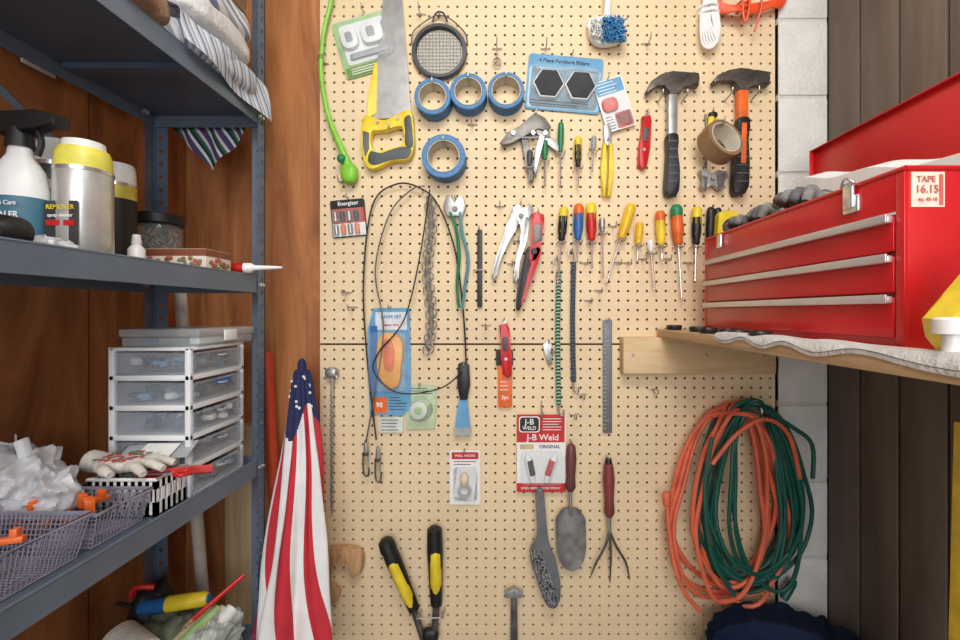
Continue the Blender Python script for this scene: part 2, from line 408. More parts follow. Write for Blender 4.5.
# ================= TRASH CAN w/ black bag
b=B('trash_can')
BAG=M('black_bin_liner',(30,36,52),.2,0,.1,20,.5,bs=40)
c=Vector((.638,.967)); r0=.208
b.lathe(R(c.x,c.y,-1.499),R(c.x,c.y,-.79),[(0,.15),(.02,.155),(1,.185),(1,.178),(.02,.148)],M('can_blue',(35,50,80),.5),40)
def bag(s,t):
    a=2*math.pi*s; n1=noise.noise(Vector((math.cos(a)*3,math.sin(a)*3,t*4)))
    n2=noise.noise(Vector((math.cos(a)*9,math.sin(a)*9,t*6)))
    if t<.5: rr=r0; z=-1.0+.255*(t/.5)
    else: rr=r0-.012-.05*(t-.5); z=-.745-.5*(t-.5)
    rr+= -.008+.007*n1+.006*n2; z+=.010*n1+.008*n2
    return R(c.x+rr*math.cos(a),c.y+rr*math.sin(a),z)
b.grid(bag,160,24,BAG); b.done(70)

# ================= EXTENSION CORDS
def coil(name,cx,cy,rx,ry,n,mat,wbase,wr,r,seed,lo=.6,flat=.9):
    random.seed(seed); b=B(name); pts=[]
    st=14
    for i in range(n):
        ax=rx*random.uniform(lo,1.02); ay=ry*random.uniform(.76,1.0); ox=random.uniform(-12,12); tl=random.uniform(-.16,.16); wb=wbase+random.uniform(0,wr)
        for j in range(st):
            a=-math.pi/2+2*math.pi*j/st
            x=ax*math.cos(a); yv=ay*math.sin(a)
            if math.sin(a)<0: x*=flat*(1-.1*math.sin(a)**2)
            tf=max(0,-math.sin(a))
            y2=cy+yv-(ry-ay)*.9*tf
            pts.append(W(cx+ox*(1-tf)+x+tl*yv*(1-tf), y2+random.uniform(-3,3), wb+.01*math.sin(a*2+i)))
    b.tube(pts,r,mat,n=8,res=3)
    return b
ORC=M('salmon_orange_vinyl',(230,112,80),.45); GRC=M('dark_green_vinyl',(26,92,78),.42)
b=coil('green_extension_cord',746,492,54,93,13,GRC,.015,.06,.0052,3,.5)
b.tube([W(745,408,-.0005),W(745,408,.09),W(745,402,.095)],.003,STEEL,n=8)
b.tube([W(700,430,.088),W(694,480,.085),W(700,540,.085),W(722,580,.085)],.0052,GRC)
b.tube([W(745,402,.09),W(775,420,.09),W(795,437,.085),W(797,470,.08)],.0052,GRC)
b.lathe(W(790,575,.04),W(776,592,.05),[(0,.006),(.2,.010),(.8,.011),(1,.009)],GRC,12)
b.done()
b=coil('orange_extension_cord',729,503,62,98,9,ORC,.012,.068,.0055,11,.5)
b.tube([W(690,596,.08),W(672,572,.08),W(664,535,.07),W(661,490,.06)],.0055,ORC)
b.tube([W(700,455,.09),W(722,425,.10),W(748,412,.10),W(772,428,.09),W(785,470,.08)],.0055,ORC)
b.lathe(W(661,500,.06),W(661,486,.06),[(0,.006),(.2,.010),(.8,.011),(1,.009)],ORC,12)
b.done()

# ================= BOARD TOOLS
b=B('hand_saw')
teeth=[(371+(386-371)*k/40.+(1.2 if k%2 else -.6),118-163*k/40.) for k in range(41)]
b.poly([(398,-45),(411,116)]+teeth,.012,.0135,STEEL)
outer=[(366,116),(385,121),(404,112),(412,113),(414,132),(414,150),(408,160),(392,162),(372,170),(364,160),(362,140),(363,125)]
inner=[(374,132),(385,131),(396,128),(402,128),(404,134),(404,141),(400,147),(390,149),(378,153),(373,149),(371,142),(372,135)]
b.ring(outer,inner,.006,.028,YEL,.003)
b.poly([(372,152),(380,155),(392,151),(404,148),(412,150),(408,159),(392,161),(376,166),(369,162)],.028,.0305,DGREY,.002,sm=True)
b.poly([(405,120),(411,117),(413,132),(413,148),(406,146),(406,132)],.028,.0305,DGREY,.002,sm=True)
b.poly([(364,132),(370,134),(370,150),(366,158),(364,146)],.028,.030,DGREY,.001)
b.poly([(374,62),(377,62),(376,112),(366,118),(368,90)],.006,.016,YEL,.001)
for q in ((378,124),(398,120)): b.lathe(W(*q,.028),W(*q,.031),[(0,.005),(1,.004)],STEEL,12)
b.tube([W(390,124,-.0005),W(390,130,.02),W(390,130,.034),W(390,126,.036)],.002,WIRE); b.done()
b=B('lime_garden_hose_wand')
b.tube([W(334,-40,.02),W(331,0,.02),W(323,35,.018),W(321,75,.018),(W(328,115,.02)),W(340,145,.022),W(350,168,.025)],[.0055]*3+[.006,.006,.008,.011],LIME,res=8)
b.sq(W(350,174,.025),(.022,.016,.026),.8,LIME,n=14); b.sq(W(343,160,.03),(.012,.012,.012),1,GRN,n=10)
b.tube([W(326,60,-.0005),W(318,60,.02),W(321,57,.03),W(328,58,.03)],.0018,WIRE); b.done()
b=B('clamshell_package')
c=(365,38); P=lambda *a: rot(rect(*a),c,-16)
b.poly(P(335,12,395,70,3),.004,.006,GREENC); b.poly(P(341,17,389,58,3),.006,.008,PAPER); b.poly(P(337,60,393,69,1),.006,.0085,M('olive_band',(120,150,80),.6))
b.poly(P(341,22,358,44,7),.010,.022,WHITE,.004); b.poly(P(362,22,384,44,7),.010,.022,WHITE,.004); b.poly(P(345,48,385,54,2),.010,.016,GREY,.002); b.poly(P(346,28,353,38,2),.022,.024,GREY,.001); b.poly(P(368,28,376,38,2),.022,.024,GREY,.001)
b.lines(342,62,388,67,3,.0086,PAPER,c,-16)
b.poly(P(338,16,392,60,6),.009,.03,CLEAR,.006)
b.hook(362,9); b.done()
b=B('round_sink_strainer')
b.lathe(W(439,50,.004),W(439,50,.020),[(0,27*K),(.6,28*K),(1,27*K),(1,24*K),(.4,23.5*K),(0,23.5*K)],M('dark_rim',(62,64,68),.4),48,closed=True)
b.lathe(W(439,50,.006),W(439,50,.007),[(0,0),(0,23*K),(1,23*K),(1,0)],M('strainer_mesh',(185,180,168),.5,.1,.12,300),40)
for k in range(-6,7):
    h=math.sqrt(23**2-(k*3.5)**2)
    b.tube([W(439+k*3.5,50-h,.009),W(439+k*3.5,50+h,.009)],.0005,STEEL,sm=False,n=4); b.tube([W(439-h,50+k*3.5,.010),W(439+h,50+k*3.5,.010)],.0005,STEEL,sm=False,n=4)
b.tube([W(411,42,.012),W(413,30,.014),W(428,18,.015),W(439,14,.015),W(452,19,.015),W(465,32,.014),W(467,42,.012)],.0018,DSTEEL)
b.tube([W(432,20,.014),W(436,12,.016),W(443,12,.016),W(447,20,.014)],.0022,BLACK)
b.hook(439,13); b.done()
TB=M('blue_tape',(44,108,166),.55,0,.06); TBS=M('blue_tape_side',(82,132,180),.6,0,.12,90); CORE=M('tape_core',(205,200,185),.8)
for (u,v,ro,ri,w1) in ((434,101,18.5,13,.045),(469,96,18.5,13,.045),(506,95,18.5,13.5,.045),(445,160,22,15,.05)):
    b=B('blue_painters_tape_roll'); 
    b.lathe(W(u,v,.003),W(u,v,w1),[(0,ro*K*.97),(1,ro*K*.97),(1,(ri+.8)*K),(0,(ri+.8)*K)],TB,40,closed=True)
    b.lathe(W(u,v,w1),W(u,v,w1+.0012),[(0,(ro-.8)*K),(1,(ro-1.2)*K),(1,(ri+1.5)*K),(0,(ri+1)*K)],TBS,40,closed=True)
    b.lathe(W(u,v,.003),W(u,v,w1+.0015),[(0,(ri+.8)*K),(1,(ri+.8)*K),(1,ri*K),(0,ri*K)],CORE,40,closed=True)
    b.tube([W(u-2,v-ri-1,-.0005),W(u,v-ri+1,.02),W(u,v-ri+1,.05),W(u,v-ri-4,.055)],.0018,WIRE,n=6); b.done()
b=B('dish_brush'); BRB=M('bristle_blue',(70,150,205),.6)
b.tube([W(607,-45,.03),W(607,0,.03),W(606,22,.028)],[.008,.008,.011],WHITE)
b.poly([(590,20),(620,19),(623,26),(620,42),(600,46),(590,38),(588,28)],.012,.030,WHITE,.005,sm=True)
for i in range(420):
    u=600+22*random.random(); v=20+24*random.random()
    b.tube([W(u,v,.025),W(u+random.uniform(-1,3),v+random.uniform(1,6),.05)],.0012,BRB,sm=False,n=4)
for i in range(160):
    u=590+10*random.random(); v=22+18*random.random()
    b.tube([W(u,v,.025),W(u+random.uniform(-2,1),v+random.uniform(1,5),.048)],.0012,WHITE,sm=False,n=4)
b.tube([W(607,15,-.0005),W(607,15,.03)],.002,WIRE,sm=False); b.done()
b=B('white_power_cord')
for k in range(6):
    o=k*1.2
    b.tube([W(703+o,-30,.02),W(704+o,0,.02),W(700+o*1.5,20,.024),W(701+o*2.2,45-o,.028),W(710+o,50-o,.03),W(718-o*.6,35,.028),W(716-o,5,.024),W(711,-30,.02)],.003,WHITE)
for v in (8,14): b.tube([W(699,v,.02),W(710,v-2,.032),W(720,v,.02),W(710,v+2,.012)],.0032,WHITE,closed=True)
b.tube([W(710,-20,-.0005),W(710,-20,.03)],.002,WIRE,sm=False); b.done()
b=B('orange_strap_cord'); BO=M('bright_orange_vinyl',(238,90,48),.4)
for k in range(7):
    b.tube([W(712+k*2,-20,.02+k*.004),W(718,2+k*1.6,.025),W(733,9+k*1.4,.03+k*.003),W(750,7+k*1.4,.03),W(768,4+k,.03),W(782,-6+k*2,.025),W(792,-25,.02)],.003,BO)
b.tube([W(738,-5,.045),W(738,16,.045),W(741,27,.04),W(744,15,.045),W(745,-8,.045)],.0032,BO)
for v in (6,10,14): b.tube([W(736,v,.02),W(741,v-1,.05),W(746,v,.02)],.0028,BO)
b.tube([W(755,2,.045),W(756,14,.045),W(752,34,.03)],.0028,BO)
b.tube([W(752,-20,-.0005),W(752,-20,.03)],.002,WIRE,sm=False); b.done()
b=B('furniture_slider_package'); c=(565,80); P=lambda *a: rot(rect(*a),c,5)
b.poly(P(527,53,603,109,3),.004,.006,CARDB); b.poly(P(529,66,601,107,2),.006,.0065,M('light_blue_card',(175,205,222),.6))
b.poly(P(531,64,600,106,5),.0065,.014,CLEAR,.002); b.lines(533,101,596,104,2,.0142,INK,c,5)
HX=M('dark_felt',(62,64,68),.9)
for u in (549,581):
    b.poly(rot(circ(u,84,16,n=6),c,4),.008,.020,PAPER,.003); b.poly(rot(circ(u,84,14.5,n=6),c,4),.020,.0235,HX,.001)
b.text('4 Piece Furniture Sliders',W(565,59,.0065),.0135,BLACK,ux=Vector((.9962,0,-.087)),uy=Vector((.087,0,.9962))); b.hook(573,52); b.done()
b=B('small_bulb_package'); c=(615,103); P=lambda *a: rot(rect(*a),c,-17)
b.poly(P(600,77,630,129,2),.012,.014,PAPER); b.poly(P(601,78,629,92,1),.014,.0145,CARDB); b.poly(P(602,96,618,110,5),.014,.022,M('coral_print',(215,95,80),.6),.003); b.poly(P(612,112,629,128,2),.014,.0146,M('pink_print',(225,130,125),.6))
b.lines(603,80,626,90,4,.0146,PAPER,c,-17); b.lines(602,114,611,126,5,.0142,INK,c,-17)
b.poly(P(603,93,628,127,5),.0146,.028,CLEAR,.005); b.hook(608,78,.03); b.done()
def uknife(u0,v0,u1,v1,w0,mat):
    b=B('utility_knife'); dx,dy=u1-u0,v1-v0; L=math.hypot(dx,dy); a=math.degrees(math.atan2(dy,dx))-90
    T=lambda pts: rot([(u0+x,v0+y) for x,y in pts],(u0,v0),a)
    b.poly(T([(-5,2),(3,0),(5,6),(5,L*.3),(6,L*.6),(5,L-3),(1,L),(-4,L-4),(-5,L*.6),(-4,L*.3)]),w0,w0+.016,mat,.004)
    b.poly(T(rect(-2.5,L*.25,2.5,L*.5,1.5)),w0+.016,w0+.019,DGREY,.001); b.lathe(W(*T([(0,L*.65)])[0],w0+.016),W(*T([(0,L*.65)])[0],w0+.018),[(0,.005),(1,.004)],STEEL,12)
    b.poly(T([(-3,3),(2,2),(3,-6)]),w0+.007,w0+.008,STEEL); return b
b=uknife(648,114,642,169,.004,RED); b.hook(648,112,.02); b.done()
HDM=M('hammer_head_steel',(98,90,84),.4,.5,.2,50)
def hammer(name,hd,shaft,grip,m1,m2):
    b=B(name); b.poly(hd,.012,.034,HDM,.004); b.poly(shaft,.015,.031,m1,.005); b.poly(grip,.012,.034,m2,.006,sm=True); return b
b=hammer('claw_hammer',[(645,93),(650,83),(660,76),(671,73),(680,76),(687,75),(697,75),(698,80),(697,88),(688,86),(681,88),(678,96),(667,96),(664,86),(656,86),(647,96)],
 [(667,92),(677,92),(676,142),(667,142)],[(666,136),(677,136),(676,152),(678,172),(677,192),(673,197),(666,196),(664,190),(665,170),(666,152)],STEEL,BLACK)
for k in range(6): b.poly(rect(667,142+k*8,676,144+k*8,.8),.034,.0352,DGREY,.0005)
b.tube([W(660,100,-.0005),W(660,98,.04),W(660,94,.045)],.002,WIRE); b.tube([W(684,100,-.0005),W(684,98,.04),W(684,94,.045)],.002,WIRE); b.done()
b=hammer('claw_hammer',[(711,83),(716,77),(727,72),(738,70),(746,73),(755,72),(767,74),(768,80),(767,87),(756,85),(749,87),(747,92),(736,92),(733,82),(722,81),(713,86)],
 [(736,88),(747,88),(747,130),(737,132)],[(736,120),(748,120),(746,140),(747,165),(746,188),(742,195),(734,195),(731,188),(733,165),(735,140)],ORG,BLACK)
b.poly([(739,125),(744,125),(743,165),(738,165)],.034,.036,ORG,.001)
for k in range(7): b.poly(rect(734,134+k*8,746,135.5+k*8,.7),.034,.0356,DGREY,.0005)
b.tube([W(728,98,-.0005),W(728,96,.04),W(728,92,.045)],.002,WIRE); b.tube([W(754,98,-.0005),W(754,96,.04),W(754,91,.045)],.002,WIRE); b.done()
b=B('strapping_tape_roll'); A=W(711,150,.036); C=W(716,145,.075); BT=M('brown_tape',(150,118,84),.6)
b.lathe(A,C,[(0,.052),(1,.052),(1,.043),(0,.043)],BT,32,closed=True); b.lathe(A,C,[(0,.043),(1.01,.043),(1.01,.040),(0,.040)],CORE,32,closed=True)
b.tube([W(714,124,-.0005),W(714,130,.03),W(714,132,.07),W(714,126,.08)],.002,WIRE); b.done()
b=B('spring_clamp'); b.poly([(699,171),(705,168),(711,175),(718,170),(727,172),(728,178),(720,182),(726,188),(720,190),(712,184),(704,190),(700,186),(704,180)],.008,.024,STEEL,.002)
b.poly([(700,176),(706,178),(705,192),(700,188)],.024,.03,DSTEEL,.001); b.poly([(716,176),(724,174),(722,186),(718,192)],.024,.03,DSTEEL,.001)
b.lathe(W(712,178,.024),W(712,178,.03),[(0,.008),(1,.007)],STEEL,12)
b.tube([W(708,112,.006),W(709,135,.008),W(708,160,.01),W(706,172,.012)],.003,DSTEEL); b.lathe(W(713,112,.012),W(712,132,.012),[(0,.004),(.1,.008),(.8,.010),(1,.006)],YEL,12); b.sq(W(714,114,.014),(.012,.008,.008),.8,BLACK,n=10)
b.hook(712,112); b.done()

def sdrv(name,u0,v0,u1,v1,hl,hr,m1,m2=None,w=.02,sr=.8):
    b=B(name); A=W(u0,v0,w); C=W(u1,v1,w); ax=(C-A).normalized(); H=hl*K; r=hr*K
    E=A+ax*H
    b.lathe(A,E,[(0,0),(.01,.55*r),(.05,.85*r),(.12,r),(.3,.93*r),(.55,r),(.75,.95*r),(.86,.7*r),(.94,.75*r),(1,.5*r)],m1,12)
    if m2:
        b.lathe(A-ax*.0005,A+ax*H*.28,[(0,.0),(.02,.6*r),(.2,.9*r),(.45,1.04*r),(1,1.0*r)],m2,12)
    for q in range(6):
        a=q*math.pi/3; x=Vector((math.cos(a),math.sin(a),0))
        b.tube([A+ax*H*.2+Vector((x.x*r*.93,x.y*r*.93,0)),A+ax*H*.75+Vector((x.x*r*.9,x.y*r*.9,0))],.0009,m2 or m1,sm=False,n=4)
    b.lathe(E,C,[(0,sr*K),(.93,sr*K),(.96,sr*K*1.5),(1,sr*K*.4)],CHROME,8)
    u=u0+(u1-u0)*(hl+1)/max(1,math.hypot(u1-u0,v1-v0)); v=v0+(v1-v0)*(hl+1)/max(1,math.hypot(u1-u0,v1-v0))
    b.tube([W(u-4,v+1,-.0005),W(u-4,v+1,w+.012),W(u-4,v-1,w+.014)],.0014,WIRE,n=6); b.tube([W(u+4,v+1,-.0005),W(u+4,v+1,w+.012),W(u+4,v-1,w+.014)],.0014,WIRE,n=6)
    b.tube([W(u-4,v+1,w+.008),W(u+4,v+1,w+.008)],.0014,WIRE,n=6,sm=False)
    return b
sdrv('screwdriver',564,207,558,285,34,4.6,BLACK,YEL).done()
sdrv('screwdriver',579,204,577,262,36,5,BLUE,ORG).done()
sdrv('screwdriver',591,203,592,268,38,5.3,RED,YEL).done()
sdrv('screwdriver',632,204,606,285,36,5.3,CLEARY).done()
sdrv('nut_driver',640,222,637,262,22,4,CLEARY).done()
sdrv('screwdriver',660,211,662,262,34,5,YEL,ORG).done()
sdrv('screwdriver',676,205,682,300,40,6,ORG,GRN).done()
sdrv('screwdriver',697,207,695,282,38,4.8,BLACK,YEL).done()
sdrv('screwdriver',711,207,708,275,38,4.2,BLACK).done()
sdrv('screwdriver',718,208,717,270,34,3.6,YEL,BLACK).done()
sdrv('awl',561,122,560,188,30,3,GRN).done()
sdrv('awl',578,137,578,188,30,3.6,BLACK,YEL).done()
sdrv('awl',545,140,545,187,20,3,GRN).done()
sdrv('small_screwdriver',530,150,529,183,16,3,DGREY).done()
sdrv('small_screwdriver',594,136,592,172,14,2.6,GREY).done()
sdrv('small_screwdriver',602,218,603,278,14,3,STEEL).done()
sdrv('allen_driver',650,240,655,290,12,3,WHITE).done()
b=B('yellow_long_nose_pliers')
b.poly([(604,125),(609,123),(612,130),(612,145),(605,145)],.01,.018,STEEL,.002)
b.poly([(603,143),(607,143),(607,170),(606,196),(603,196),(601,170)],.008,.02,YEL,.003); b.poly([(609,143),(613,143),(614,170),(611,196),(607,196),(609,170)],.008,.02,YEL,.003)
b.hook(608,140,.03); b.done()
b=B('locking_c_clamp')
b.poly([(500,143),(508,133),(520,127),(528,119),(535,113),(545,118),(551,127),(546,132),(538,128),(527,135),(512,143),(503,146)],.012,.024,DSTEEL,.002)
b.poly([(532,128),(540,128),(556,140),(562,150),(557,152),(545,142)],.010,.02,STEEL,.002)
b.poly([(520,134),(527,132),(532,160),(534,180),(530,182),(526,165)],.010,.02,DSTEEL,.002); b.poly([(540,134),(546,136),(538,160),(536,178),(533,170),(535,150)],.018,.026,STEEL,.002)
b.tube([W(505,132,.02),W(525,138,.022),W(550,136,.022)],.003,STEEL)
for u in (513,533,545): b.lathe(W(u,134,.02),W(u,134,.03),[(0,.006),(1,.005)],CHROME,10)
b.hook(536,114); b.done()
b=B('battery_package'); c=(346,217); rp=lambda *a:rot(rect(*a),c,-5)
b.poly(rp(329,198,364,236,2),.003,.0045,BLACK); b.poly(rp(330,207,363,222,0),.0045,.005,M('pkg_red',(190,60,40),.5)); b.poly(rp(330,222,363,235,0),.0045,.005,PAPER)
b.text('Energizer',W(346,202,.005),.0145,PAPER,ux=Vector((.996,0,.087)),uy=Vector((-.087,0,.996)))
for k in range(4):
    for j in range(2): 
        p,q=rot([(334+k*7,210+j*13),(334.2+k*7,220+j*13)],c,-5); b.lathe(W(*p,.010),W(*q,.010),[(0,.002),(.08,.0065),(1,.0065)],[BLACK,ORG][j] if k%2 else STEEL,10)
b.poly(rp(331,208,362,235,2),.0045,.018,CLEAR,.002)
b.hook(346,197,.02); b.done()
b=B('steel_lanyard_cable')
b.tube([W(376,440,.018),W(367,360,.018),W(363,280,.016),(W(372,205,.016)),W(396,184,.018),W(420,188,.02),W(438,205,.02),W(455,250,.022),W(463,310,.02),W(466,360,.02),W(466,372,.02)],.0022,BLACK,res=8)
b.tube([W(366,444,.024),W(374,400,.026),W(384,330,.026),W(376,270,.026),W(390,215,.026),W(412,190,.024),W(425,186,.02)],.002,DSTEEL,res=8)
b.tube([W(430,190,.024),W(420,260,.03),W(405,320,.034),W(380,352,.034),W(376,372,.034),W(400,392,.034),W(440,388,.03),W(462,372,.026)],.0018,BLACK,res=8)
for (u,v) in ((366,456),(378,462)):
    b.lathe(W(u,v-16,.022),W(u,v-4,.022),[(0,.003),(.3,.005),(1,.006)],STEEL,8)
    b.tube([W(u-2.5,v-3,.022),W(u-2.5,v+12,.022),W(u-1,v+19,.022),W(u+2.5,v+19,.022),W(u+3.2,v+12,.022)],.0026,DSTEEL); b.tube([W(u+2.5,v-3,.022),W(u+2.5,v+12,.022)],.0018,STEEL,sm=False); b.lathe(W(u,v-4,.022),W(u,v-1,.022),[(0,.008),(1,.008)],DSTEEL,8)
b.hook(422,190,.03); b.done()
b=B('steel_chain')
for k in range(26):
    u=427+2*math.sin(k*.4); v=198+k*6
    if k%2: P=[W(u-3.2,v,.014),W(u-3,v+5,.014),W(u,v+8,.014),W(u+3,v+5,.014),W(u+3.2,v,.014),W(u,v-2,.014)]
    else: P=[W(u,v,.006),W(u,v+5,.006),W(u,v+8,.014),W(u,v+5,.022),W(u,v,.022),W(u,v-2,.014)]
    b.tube(P,.0016,STEEL,closed=True,res=3,n=6)
    b.tube([p+Vector((.011,-.002,.006)) for p in P],.0016,STEEL if k%3 else CHROME,closed=True,res=3,n=6)
b.hook(427,197); b.done()
b=B('lineman_pliers')
b.poly([(446,196),(452,195),(453,204),(456,204),(458,195),(463,197),(466,206),(462,216),(447,216),(443,207)],.01,.022,STEEL,.003)
b.tube([W(450,212,.02),W(456,228,.02),W(459,255,.02),W(457,285,.02),W(459,308,.02)],[.004,.0045,.005,.004,.0035],GRN); b.tube([W(460,212,.02),W(462,232,.02),W(468,258,.02),W(465,285,.02),W(462,310,.02)],[.004,.0045,.004,.004,.0035],M('teal_grip',(90,150,160),.5))
b.lathe(W(455,209,.022),W(455,209,.026),[(0,.008),(1,.007)],DSTEEL,12); b.hook(455,198); b.done()
b=B('flat_file'); b.poly(rect(477,229,482,307,1),.006,.012,BLACK,.001); b.hook(479,229,.02); b.tube([W(474,270,-.0005),W(474,270,.02),W(485,270,.02),W(485,270,-.0005)],.0014,WIRE); b.done()
b=B('slip_joint_pliers')
b.poly([(513,207),(519,204),(523,212),(529,203),(534,209),(529,219),(520,225),(513,220),(511,212)],.012,.022,CHROME,.002)
b.poly([(511,214),(519,224),(510,240),(500,262),(496,278),(492,277),(496,258),(503,238)],.012,.024,STEEL,.003,sm=True)
b.poly([(520,218),(528,218),(527,240),(520,262),(518,281),(514,280),(516,258),(521,238)],.012,.024,STEEL,.003,sm=True)
b.lathe(W(521,216,.022),W(521,216,.027),[(0,.008),(1,.006)],DSTEEL,12); b.hook(521,203); b.done()
b=B('tin_snips')
b.poly([(532,216),(538,213),(544,217),(543,230),(540,250),(534,262),(529,262),(531,240)],.014,.028,RED,.004,sm=True)
b.poly([(526,250),(532,250),(527,275),(521,307),(516,308),(518,285)],.014,.026,BLACK,.003,sm=True)
b.poly([(536,248),(541,252),(536,268),(524,300),(521,303),(530,268)],.018,.028,RED,.003,sm=True)
b.poly([(533,226),(541,224),(542,240),(534,244)],.028,.031,DSTEEL,.001); b.lathe(W(534,252,.028),W(534,252,.034),[(0,.009),(1,.007)],BLACK,12); b.hook(538,212); b.done()
b=B('tape_measure')
b.poly([(714,222),(716,214),(726,212),(736,218),(740,228),(738,240),(716,246),(713,236)],.012,.046,YEL,.006,sm=True)
b.poly(circ(726,229,8.5),.046,.048,BLACK,.001); b.poly(circ(726,229,5),.048,.049,YEL,.001); b.poly([(714,240),(738,234),(738,242),(716,248)],.014,.048,BLACK,.003); b.hook(727,212,.03); b.done()
BG=MS('green_braid',[(40,125,85),(205,215,205),(30,110,75),(25,75,55)],(0,.6,1),110)
BK=MS('black_braid',[(35,35,40),(120,120,125),(35,35,40),(60,90,130)],(0,.6,1),100)
for (u,v0,v1,m,n) in ((559,270,405,BG,'green_bungee_cord'),(574,262,382,BK,'black_bungee_cord')):
    b=B(n); b.tube([W(u,v0,.014),W(u-1,(v0+v1)/2,.014),W(u,v1,.014)],.0065,m,n=10)
    b.tube([W(u,v0+3,.014),W(u,v0-8,.016),W(u-4,v0-12,.018),W(u-6,v0-6,.018)],.0022,STEEL); b.tube([W(u,v1-3,.014),W(u,v1+8,.016),W(u+4,v1+11,.018),W(u+5,v1+5,.018)],.0022,STEEL)
    b.hook(u-2,v0-12); b.done()
b=B('steel_yardstick'); b.poly(rect(604,320,613,434,1),.006,.010,M('worn_steel',(120,122,124),.5,.3),.0008)
for k in range(27): b.poly(rect(604,325+k*4,607 if k%4 else 610,325.7+k*4),.010,.0104,GREY)
b.hook(608,321,.025); b.done()
b=B('retractable_knife_package')
b.poly([(372,308),(408,308),(409,322),(410,410),(400,417),(368,415),(366,330)],.005,.007,CARDB); b.poly(rect(374,312,406,330,1),.007,.0076,M('white_print',(225,230,235),.6)); b.text('KNIFE SET',W(390,317,.008),.012,BLUE); b.text('heavy duty',W(390,325,.008),.010,RED); b.poly(rect(370,398,386,414,1),.007,.0078,ORG); b.text('98',W(378,406,.008),.018,PAPER); b.lines(388,398,405,410,5,.0072,INK)
AMB=M('amber_orange',(248,170,45),.4)
b.poly([(380,336),(388,333),(398,336),(403,346),(401,366),(398,386),(383,386),(377,360)],.008,.024,AMB,.005,sm=True); b.poly([(384,342),(391,340),(395,352),(393,370),(385,368)],.024,.027,ORG,.002,sm=True)
b.poly([(369,326),(376,326),(375,392),(369,392)],.008,.012,BLUE); b.poly(rect(368,332,406,392,5),.008,.030,CLEAR,.006); b.hook(389,308); b.done()
b=B('caster_package'); b.poly([(405,386),(434,386),(436,396),(434,430),(406,431),(402,400)],.004,.006,M('pale_green_card',(195,215,175),.7),.0005); b.poly(circ(419,410,13),.006,.024,CLEAR,.006); b.poly(circ(418,411,9),.007,.018,M('pale_disc',(215,220,205),.4),.003); b.poly(circ(418,411,4),.018,.020,GREENC,.001); b.lines(407,389,432,394,3,.0062,INK); b.poly(rect(378,418,402,434,1),.004,.006,M('pale_card',(210,215,205),.7)); b.lines(380,421,400,431,4,.0062,INK); b.hook(419,386,.025); b.done()
b=B('putty_knife'); b.poly([(458,364),(463,362),(469,365),(470,385),(467,400),(460,400),(457,385)],.010,.024,BLACK,.005); b.poly([(460,398),(467,398),(471,436),(454,436),(457,410)],.015,.017,CARDB); b.poly([(454,428),(471,428),(471,436),(454,436)],.0145,.0175,STEEL); b.hook(464,366,.03); b.done()
b=uknife(504,323,507,378,.012,RED); b.poly(rect(498,366,512,408,1),.006,.0115,ORG,.001); b.text('3pc',W(505,398,.012),.014,PAPER); b.lines(500,382,510,390,3,.0116,PAPER); b.poly(rect(496,350,513,366,1),.006,.012,M('dark_card',(60,45,40),.7)); b.hook(504,322,.02); b.done()
b=B('hook_package'); b.poly(rect(449,452,480,507,1),.003,.005,PAPER); b.poly(rect(451,454,478,461,0),.005,.0055,RED); b.text('WALL HOOKS',W(464.5,457.5,.0056),.0085,PAPER); b.lines(453,463,476,466,2,.0052,INK); b.poly(rect(453,469,477,503,4),.005,.018,CLEAR,.004); b.ring(circ(464,493,7,n=16),circ(464,493,4,n=16),.006,.014,GREY,0); b.lathe(W(464,474,.012),W(464,488,.012),[(0,.006),(.3,.012),(.7,.012),(1,.006)],M('pale_wood_knob',(225,205,180),.5),14); b.hook(464,453,.02); b.done()
b=B('epoxy_package'); b.poly(rect(517,415,566,493,1),.012,.0135,PAPER); b.poly(rect(517,415,565,443,0),.0135,.014,RED); b.poly(rect(517,484,566,493,0),.0135,.014,RED)
b.poly(rect(519,417,540,433,3),.014,.0143,PAPER); b.poly(rect(520,418,539,432,3),.0143,.0147,BLACK); b.text('J-B',W(529.5,422.5,.0149),.021,PAPER); b.text('WELD',W(529.5,428.8,.0149),.013,PAPER); b.text('J-B Weld',W(543,438.2,.0143),.023,PAPER); b.lines(543,419,562,430,5,.0141,PAPER)
b.poly(rect(520,445,534,450,1),.0135,.014,M('tan_card',(205,180,140),.7)); b.text('ORIGINAL',W(550,447.5,.0138),.012,BLACK); b.text('STEEL REINFORCED EPOXY',W(541,489,.0143),.0085,PAPER)
for (a,c_) in (((533,482),(527,454)),((546,482),(556,454))):
    A=W(*a,.022); C=W(*c_,.022); b.lathe(A,C,[(0,.006),(.12,.006),(.14,.009),(.86,.009),(.95,.004),(1,.004)],PAPER,12,fl=.8)
b.lathe(W(532,475,.022),W(529,460,.022),[(0,.0095),(1,.0095)],BLACK,12,fl=.85); b.lathe(W(548,475,.022),W(553,460,.022),[(0,.0095),(1,.0095)],RED,12,fl=.85)
b.poly(rect(521,451,563,484,5),.0142,.034,CLEAR,.005)
b.tube([W(542,402,-.0005),W(542,416,.02),W(542,416,.04),W(542,410,.045)],.0018,WIRE); b.done()
b=B('wire_brush'); b.poly([(536,490),(543,489),(546,520),(549,542),(556,560),(560,585),(557,603),(548,604),(541,590),(535,572),(530,556),(531,545),(537,535),(536,510)],.022,.036,M('brush_grey',(108,110,114),.5),.004,sm=True)
BRS=M('bristle_steel',(195,195,195),.5,.1)
for i in range(520):
    t=random.random(); u=535+t*17+random.uniform(-6,6); v=546+t*50
    b.tube([W(u,v,.036),W(u+random.uniform(-1,1),v+random.uniform(-1,1),.054)],.001,BRS if i%3 else DGREY,sm=False,n=4)
